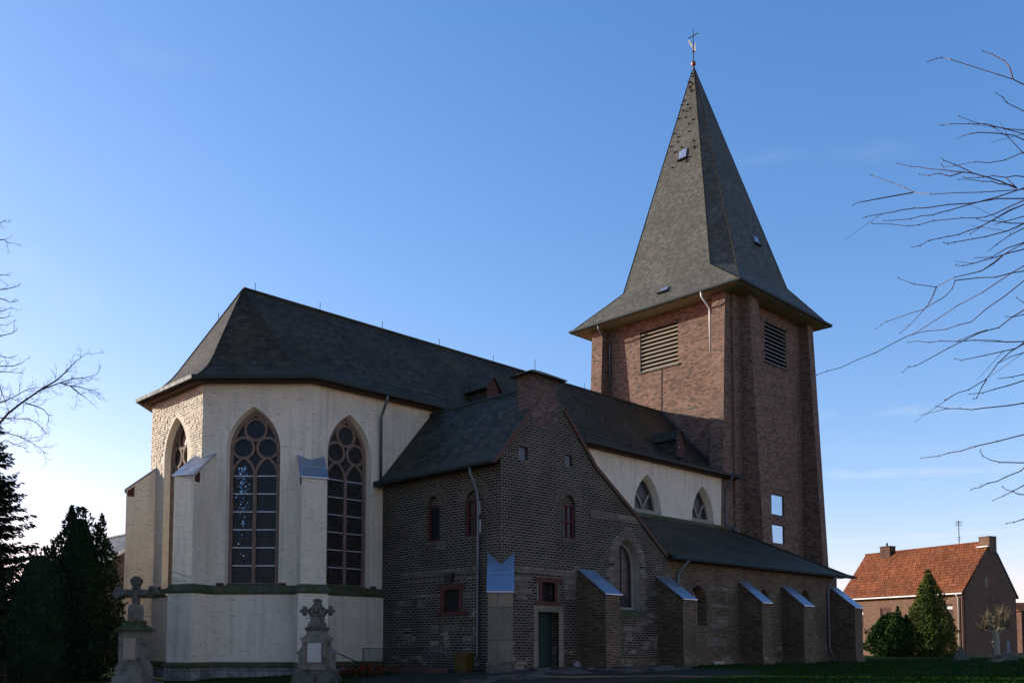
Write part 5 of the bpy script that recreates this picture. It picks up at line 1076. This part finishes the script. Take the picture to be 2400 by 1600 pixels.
m = MB(); m.prism([(23.02, 25.67, .62), (23.02, 25.67, .66), (23.3, 25.67, .75), (23.58, 25.67, .71), (23.58, 25.67, .62)], (0, .76, 0)); m.build('lid', 'bin', t)
m = MB(); m.lathe((28.05, 24.62, .03), [(.05, 0), (.16, .05), (.2, .16), (.17, .28), (.06, .34)], 12); tag(m.build('stone_ball', 'plinth', origin=(28.05, 24.62, .03), smooth=True), 'small pale rounded stone at the foot of the brick wall, right of the green door', 'stone')
m = MB(); m.box((38.38, 24.86, .02), (.92, 0, 0), (0, .05, .02), (0, .04, .20)); tag(m.build('sunlit_spot_board', 'pinktablet', origin=(38.8, 24.9, .02)), 'small pale orange board added for the sunlit spot at the aisle wall base', 'board')  # orange board added in place of a sunlit spot on the plinth
m = MB(); rr = random.Random(7)
for k in range(46):
    x = rr.uniform(19.5, 31.5); y = rr.uniform(20.2, 24.2); w_, h_ = rr.uniform(.5, 1.5), rr.uniform(.3, .6); a = rr.uniform(-.1, .1); z = gzf(x, y)
    m.box((x, y, z-.05), (w_, w_*a, 0), (-h_*a, h_, 0), (0, 0, .05+rr.uniform(.02, .11)))
tag(m.build('paved_path', 'paving'), kind='structure')

# ------------------------------------------------------------------ house with the orange roof
ho = Vector((81.86, 28.45, 0)); th = YAW+rad(27); dA = Vector((math.cos(th), math.sin(th), 0)); dG = Vector((math.sin(th), -math.cos(th), 0))
fH = Fr((ho.x, ho.y), (-dA.x, -dA.y)); fG = Fr((ho.x, ho.y), (dG.x, dG.y))
H = thing('brick_house', 'brick house with orange tiled roof behind the conifers right of the church', 'house', ho)
m = MB(); wins = [(7.5, 8.82, 3.0, 4.44), (4.3, 5.65, 3.0, 4.49), (1.12, 2.4, 2.92, 4.56), (10.74, 12.0, 2.56, 4.38)]
wall(m, fH, [(-13.4, -.5), (0, -.5), (0, 5.5), (-13.4, 5.5)], [(rect(-a1, -a0, z0, z1), .14) for a0, a1, z0, z1 in wins])
gp = [(0, -.5), (6.7, -.5), (6.7, 5.35), (4.15, 9.1), (3.5, 9.75), (0, 5.5)]; wall(m, fG, gp, [(rect(3.66, 3.84, 4.85, 5.35), .1)])
fK = Fr((ho+dA*13.4).to_2d(), (-dG.x, -dG.y)); wall(m, fK, [(-6.7, -.5), (0, -.5), (0, 5.5), (-3.5, 9.75), (-6.7, 5.35)])
m.poly([ho+dG*6.7+Z*-.5, ho+dG*6.7+dA*13.4+Z*-.5, ho+dG*6.7+dA*13.4+Z*5.35, ho+dG*6.7+Z*5.35]); m.build('house_wall', 'house', H)
for i, (a0, a1, z0, z1) in enumerate(wins):
    m = MB(); a = .09
    for u0, u1, v0, v1 in ((-a1, -a1+a, z0, z1), (-a0-a, -a0, z0, z1), (-a1+a, -a0-a, z0, z0+a), (-a1+a, -a0-a, z1-a, z1)): m.box(fH.p(u0, v0, -.12), fH.T*(u1-u0), fH.N*.08, Z*(v1-v0))
    t = m.build('window', 'redwood', H); pane(fH, -a1+.05, -a0-.05, z0+.05, z1-.05, -.10, 'plainglass', t)
    if i > 1: m = MB(); m.box(fH.p(-a1+.12, z1-.48, -.095), fH.T*(a1-a0-.24), fH.N*.006, Z*.24); m.build('blind', 'curtain', t)
    m = MB(); m.box(fH.p(-a1-.05, z0-.08, -.1), fH.T*(a1-a0+.1), fH.N*.16, Z*.075); m.build('sill', 'darkstone', t)
pane(fG, 3.62, 3.88, 4.8, 5.4, -.09, 'whiteframe', H, 'gable_slit')
m = MB(); m.box(fG.p(2.65, 5.95, -.03), fG.T*.36, fG.N*.045, Z*.85); m.build('bricked_patch', 'palebrick', H)
m = MB(); m.box(fG.p(5.2, -.2, -.03), fG.T*.5, fG.N*.05, Z*1.6); m.build('side_door', 'shutter', H)
m = MB()
def rp(a, g, z): return ho+dA*a+dG*g+Z*z
m.prism([rp(-.05, -.32, 5.34), rp(-.05, 3.5, 9.80), rp(-.05, 3.5, 9.92), rp(-.05, -.36, 5.46)], dA*13.55); hr = m.build('roof', 'tile', H)
m = MB(); m.prism([rp(-.05, 3.5, 9.80), rp(-.05, 4.5, 8.68), rp(-.05, 7.0, 5.05), rp(-.05, 7.06, 5.14), rp(-.05, 4.5, 8.82), rp(-.05, 3.5, 9.92)], dA*13.55); m.build('rear_roof', 'greytile', hr)
m = MB(); m.tube([rp(-.05, 3.5, 9.92), rp(13.5, 3.5, 9.92)], .11, n=7); m.build('ridge_tiles', 'tile', hr)
m = MB(); m.box(rp(-.1, 3.25, 9.0), dA*1.0, dG*.95, Z*1.32); m.box(rp(-.13, 3.22, 10.32), dA*1.06, dG*1.01, Z*.07); c = m.build('chimney', 'house', hr); m = MB(); m.box(rp(-.12, 2.98, 9.45), dA*1.05, dG*.3, Z*.09); m.build('flashing', 'whiteframe', c)
m = MB(); m.box(rp(10.2, 3.05, 9.3), dA*1.15, dG*.8, Z*1.15); m.box(rp(10.16, 3.0, 10.45), dA*1.23, dG*.9, Z*.06); c = m.build('chimney', 'redbrick', hr); m = MB(); m.lathe(rp(10.8, 3.4, 10.5), [(.12, 0), (.09, .25), (.1, .35)], 8); m.build('chimney_pot', 'redbrick', c)
m = MB(); m.tube([rp(3.0, 3.5, 9.9), rp(3.0, 3.5, 12.1)], .035, n=5)
for z, l in ((11.95, .38), (11.8, .3), (11.65, .34), (10.6, .16), (10.4, .16)): m.tube([rp(3.0-l, 3.5, z), rp(3.0+l, 3.5, z)], .022, n=4)
m.tube([rp(3.0, 3.15, 12.0), rp(3.0, 3.85, 12.0)], .02, n=4); m.build('antenna', 'iron', hr)
m = MB(); m.tube([rp(-.05, -.40, 5.36), rp(13.5, -.40, 5.36)], .07, n=7); m.build('gutter', 'lightpipe', H)
m = MB(); m.tube([rp(.55, -.38, 5.3), rp(.55, -.10, 5.0), rp(.55, -.10, .2)], .06, n=7); m.build('downpipe', 'lightpipe', H, smooth=True)
m = MB(); m.tube([rp(.14, -.08, 5.2), rp(.14, -.08, .2)], .13, n=7); m.build('pipe_shadow_tube', 'brownwood', H)  # dark tube standing in for the shadow beside the pale downpipe
# trees and stones in front of the house
dense_tree('conical_conifer', 74.6, 28.6, [(0, 1.6), (.8, 1.9), (2.1, 1.76), (3.75, 1.27), (5.4, .72), (6.5, .28), (6.95, .03)], 31, 'tall cone-shaped green conifer in front of the orange-roofed house', 'cone', 15000, .16, lumps=(6, .13))
dense_tree('bushy_conifer', 73.5, 31.2, [(0, 1.1), (.7, 1.75), (1.7, 1.70), (2.5, 1.28), (3.2, .7), (3.6, .14)], 32, 'low bushy dark green conifer left of the cone-shaped one', 'round', 10000, .19, upward=.6, spread=.8, lumps=(6, .2), extra=((.4, -.4, 2.7, .55, 1.35, 500), (-.3, .5, 2.3, .55, 1.15, 500), (.9, -.85, 2.2, .45, 1.2, 400), (-1.0, .7, 1.4, .45, 1.0, 300)))
x, y = 75.2, 24.0; t = thing('pollard_tree', 'pollarded bare tree with a mop of tan twigs before the house gable', 'tree', (x, y, 0)); m = MB(); b = Vector((x, y, -.1))
m.tube([b, b+Z*.4, b+Vector((.02, 0, 1.2)), b+Vector((-.03, .02, 1.9)), b+Vector((0, 0, 2.3))], [.36, .29, .26, .27, .2], n=10); m.build('trunk', 'palebark', t, smooth=True)
m = MB(); tw_ = MB(); rnd = random.Random(5); knobs = []
for k in range(13):
    a = k*2.4; e = Vector((math.cos(a)*rnd.uniform(.35, .95), math.sin(a)*rnd.uniform(.35, .95), rnd.uniform(.25, 1.05))); p0 = b+Z*rnd.uniform(1.75, 2.2); m.tube([p0, p0+e*.5+Z*.05, p0+e], .085, .06, n=6); m.lathe(p0+e, [(.02, -.1), (.09, -.05), (.10, .05), (.03, .11)], 7); knobs.append((p0+e, e.normalized()))
m.build('limb', 'palebark', t)
for p, e in knobs:
    for q in range(46):
        d = (e+Vector((rnd.gauss(0, .55), rnd.gauss(0, .55), rnd.gauss(.15, .5)))).normalized(); l = rnd.uniform(.4, 1.0); tw_.tube([p, p+d*l*.5, p+d*l+Z*.12*l], .017, .007, n=3, caps=False)
tw_.build('twigs', 'tantwig', t)
tb = thing('bare_shrub', 'small leafless shrub beside the low bushy conifer', 'shrub', (70.6, 33.4, 0)); m = MB()
for k in range(60): a = rnd.uniform(0, 6.28); d = Vector((math.cos(a)*rnd.uniform(.2, .9), math.sin(a)*rnd.uniform(.2, .9), rnd.uniform(.5, 1.5))); p = Vector((70.6, 33.4, -.05)); m.tube([p, p+d*.5+Z*.1, p+d], .012, .005, n=3, caps=False)
m.build('twigs', 'bark', tb)
m = MB(); a = Vector((76.8, 27.2, 0)); e = Vector((83.5, 15.0, 0)); dd = (e-a).normalized(); m.box(a-Z*.3, dd*(e-a).length, Vector((dd.y, -dd.x, 0))*-.3, Z*.66); m.box(a+Z*.36-Vector((dd.y, -dd.x, 0))*-.04, dd*(e-a).length, Vector((dd.y, -dd.x, 0))*-.38, Z*.06); tag(m.build('garden_wall', 'palebrick', origin=(80, 21, 0)), 'low pale garden wall behind the pollarded tree', 'wall')
for (x, y, w_, h_, nm, lb, mt) in ((60.9, 21.5, .95, .72, 0, 'dark gravestone with stepped shoulders below the house downpipe', 'darkstone'), (62.95, 19.5, 1.1, .34, 1, 'low dark grave slab right of the pollarded tree', 'darkstone')):
    m = MB(); z = gzf(x, y); L = Loc((x, y, z), 0)
    if nm == 0: L.fru(m, (w_*.5, .3, -.1), (w_*.42, .24, .2)); L.plate(m, [(-.36, .2), (.36, .2), (.33, .42), (.2, .5), (.16, .66), (.05, .76), (-.05, .76), (-.16, .66), (-.2, .5), (-.33, .42)], -.1, .1)
    else: L.fru(m, (w_*.5, .4, -.1), (w_*.47, .38, .26)); L.fru(m, (w_*.42, .34, .26), (w_*.36, .3, .36))
    tag(m.build('gravestone', mt, origin=(x, y, z)), lb, 'gravestone')
for k, (x, y, lb) in enumerate(((56.4, 18.1, 'small pale stone block on the grass at the right edge, nearer one'), (58.9, 18.7, 'small pale stone block on the grass at the right edge, farther one'))):
    m = MB(); L = Loc((x, y, gzf(x, y)), .3*k); L.fru(m, (.3, .2, -.05), (.26, .17, .16)); tag(m.build('stone_block', 'tuff', origin=(x, y, 0)), lb, 'stone', 'pale stone blocks on the grass')
# far outbuilding at the right edge, and the grey-roofed house at the left
t = thing('outbuilding', 'dark low outbuilding with a reddish roof edge at the far right', 'building', (108, 24, 0)); o = Vector((103.8, 30.6, 0)); e1 = rt2*9; e2 = fw2*6
m = MB(); m.box(o-Z*.5, e1, e2, Z*5.0); m.build('wall', 'redbrick', t); m = MB(); m.prism([o-rt2*.3-fw2*.3+Z*4.5, o-rt2*.3+fw2*3+Z*5.5, o-rt2*.3+fw2*6.3+Z*4.5], rt2*9.6); m.build('roof', 'tile', t)
m = MB(); m.box(o+rt2*.3+Z*1.4-fw2*.02, rt2*1.1, fw2*.05, Z*2.0); m.build('window', 'plainglass', t)
t = thing('gabled_house', 'brown brick house with grey tiled roof half hidden between conifers and apse', 'house', (26, 60, 0)); fq = Fr((20.6, 58.4), (1, 0))
m = MB(); wall(m, fq, [(0, -1), (10.8, -1), (10.8, 4.95), (5.4, 8.4), (0, 4.95)]); m.box((20.6, 58.42, -1), (10.8, 0, 0), (0, 9, 0), (0, 0, 5.9)); m.build('wall', 'chimney', t)
m = MB(); m.prism([(20.3, 58.25, 4.78), (26.0, 58.25, 8.44), (31.7, 58.25, 4.78), (31.7, 58.25, 4.9), (26, 58.25, 8.60), (20.3, 58.25, 4.92)], (0, 9.6, 0)); rf = m.build('roof', 'greytile', t)
m = MB(); m.prism([(20.3, 58.20, 4.74), (26.0, 58.20, 8.42), (26.0, 58.20, 8.62), (20.3, 58.20, 4.94)], (0, .06, 0)); m.build('verge', 'lightpipe', rf)
m = MB()
for k in range(20): y = 58.4+k*.48; m.tube([(26, y, 8.62), (26, y+.42, 8.64)], .13, .11, n=6)
m.build('ridge_tiles', 'greytile', rf)
# garden wall, pier and gate under the spruce at the lower left
def px3(px, py, d): v = _F + _r*((px-1200)/2171.85) + _U*((1372.57-py)/2171.85); v = v*d; v.z += 1; return v
a = Vector((8.2, 40.4, -.7)); m = MB(); m.box(a, rt2*4.2, fw2*.3, Z*1.12); tag(m.build('brick_wall', 'redbrick', origin=(10, 40, -.5)), 'low dark red brick wall at the lower left corner', 'wall')
a = Vector((13.0, 46.5, -.6)); m = MB(); m.box(a-rt2*1.6, rt2*2.5, fw2*.35, Z*1.62); m.box(a-rt2*1.66-fw2*.05+Z*1.62, rt2*2.62, fw2*.45, Z*.08); tag(m.build('brick_pier', 'palebrick', origin=(12.6, 46.6, -.5)), 'pale yellow brick wall end seen under the spruce at lower left', 'wall')
t = thing('wooden_gate', 'weathered greenish board gate right of the pale brick wall end', 'gate', a+rt2*1.5); m = MB()
for k in range(9): m.box(a+rt2*(1.02+k*.13), rt2*.115, fw2*.03, Z*1.66)
m.build('board_panel', 'soffit', t); m = MB()
for z in (.35, 1.25): m.box(a+rt2*1.0+fw2*.03+Z*z, rt2*1.2, fw2*.05, Z*.1)
m.build_each('rail', 'soffit', t)

# ------------------------------------------------------------------ unseen houses and road strip added behind the viewer for warm bounce light
m = MB(); m.poly([(-45, -9.0, -.612), (24, -9.0, -.612), (24, -3.5, -.612), (-45, -3.5, -.612)]); tag(m.build('bounce_lane', 'plinth'), kind='structure')
def add_bounce_house(x0, w, he, hr, mat, roofm, lab):
    t = thing('bounce_house', lab, 'house', (x0+w/2, -13, -.62)); f = Fr((x0+w, -9.6), (-1, 0)); m = MB(); hs = []
    n = int(w/3.2)
    for k in range(n):
        uc = w*(k+.5)/n; hs.append((rect(uc-.55, uc+.55, .25, 1.75), .15)); hs.append((rect(uc-.55, uc+.55, 3.0, 4.4), .15)) if he > 4.6 else None
    wall(m, f, rect(0, w, -.8, he), hs); z0 = -.8
    for x in (x0, x0+w): m.poly([(x, -9.6, z0), (x, -9.6, he), (x, -13.6, hr), (x, -17.6, he), (x, -17.6, z0)])
    m.poly([(x0, -17.6, z0), (x0+w, -17.6, z0), (x0+w, -17.6, he), (x0, -17.6, he)]); m.build('house_wall', mat, t)
    for h in hs:
        (u0, v0), (u1, _), (_, v1), _q = h[0]; m = MB(); a = .08
        for b in ((u0, u0+a, v0, v1), (u1-a, u1, v0, v1), (u0+a, u1-a, v0, v0+a), (u0+a, u1-a, v1-a, v1), ((u0+u1)/2-.03, (u0+u1)/2+.03, v0+a, v1-a)): m.box(f.p(b[0], b[2], -.14), f.T*(b[1]-b[0]), f.N*.06, Z*(b[3]-b[2]))
        wn_ = m.build('window', 'whiteframe', t); pane(f, u0, u1, v0, v1, -.12, 'plainglass', wn_)
    m = MB(); m.prism([(x0-.25, -9.2, he-.25), (x0-.25, -13.6, hr+.12), (x0-.25, -18.0, he-.25), (x0-.25, -18.0, he-.10), (x0-.25, -13.6, hr+.28), (x0-.25, -9.2, he-.10)], (w+.5, 0, 0)); rf = m.build('roof', roofm, t)
    m = MB(); m.bb(x0+w*.3, x0+w*.3+.7, -14.2, -13.4, hr-.6, hr+1.0); m.build('chimney', 'redbrick', rf)
add_bounce_house(-29, 13, 5.6, 9.2, 'plaster', 'greytile', 'wide cream plastered house behind the viewer, added for bounce light')
add_bounce_house(-14.5, 15, 5.9, 9.6, 'plaster', 'tile', 'cream plastered house with red roof behind the viewer, added for bounce light')
add_bounce_house(2, 14, 5.4, 9.0, 'yellowplaster', 'greytile', 'pale yellow plastered house behind the viewer, added for bounce light')

# ------------------------------------------------------------------ grass
r = np.random.default_rng(77); n = 120000
d = 22+46*r.random(n)**1.35; lat = r.uniform(-.62, .62, n)*d; x = d*_f.x+lat*_r.x; y = d*_f.y+lat*_r.y
ok = np.hypot(x-24.5, y-23.0) > 9.2-2.*r.random(n); ok &= ~((y > 24.9) & (x > 23)) & ~((y > 30) & (x > 16.5)) & ~((y-31 > -(x-17)*1.2) & (x > 15.5) & (y > 29))
x, y = x[ok], y[ok]; n = len(x); hgt = r.uniform(.03, .085, n); z = gz(x, y); wd = .012+.010*r.random(n); a = r.uniform(0, 6.28, n); lx, ly = r.normal(0, .03, n), r.normal(0, .03, n)
v = np.stack([np.stack([x-wd*np.cos(a), y-wd*np.sin(a), z-.01], 1), np.stack([x+wd*np.cos(a), y+wd*np.sin(a), z-.01], 1), np.stack([x+lx, y+ly, z+hgt], 1)], 1).reshape(-1, 3)
tag(raw('grass', v, np.arange(3*n).reshape(n, 3), 'grass', origin=(0, 0, 0)), kind='stuff')
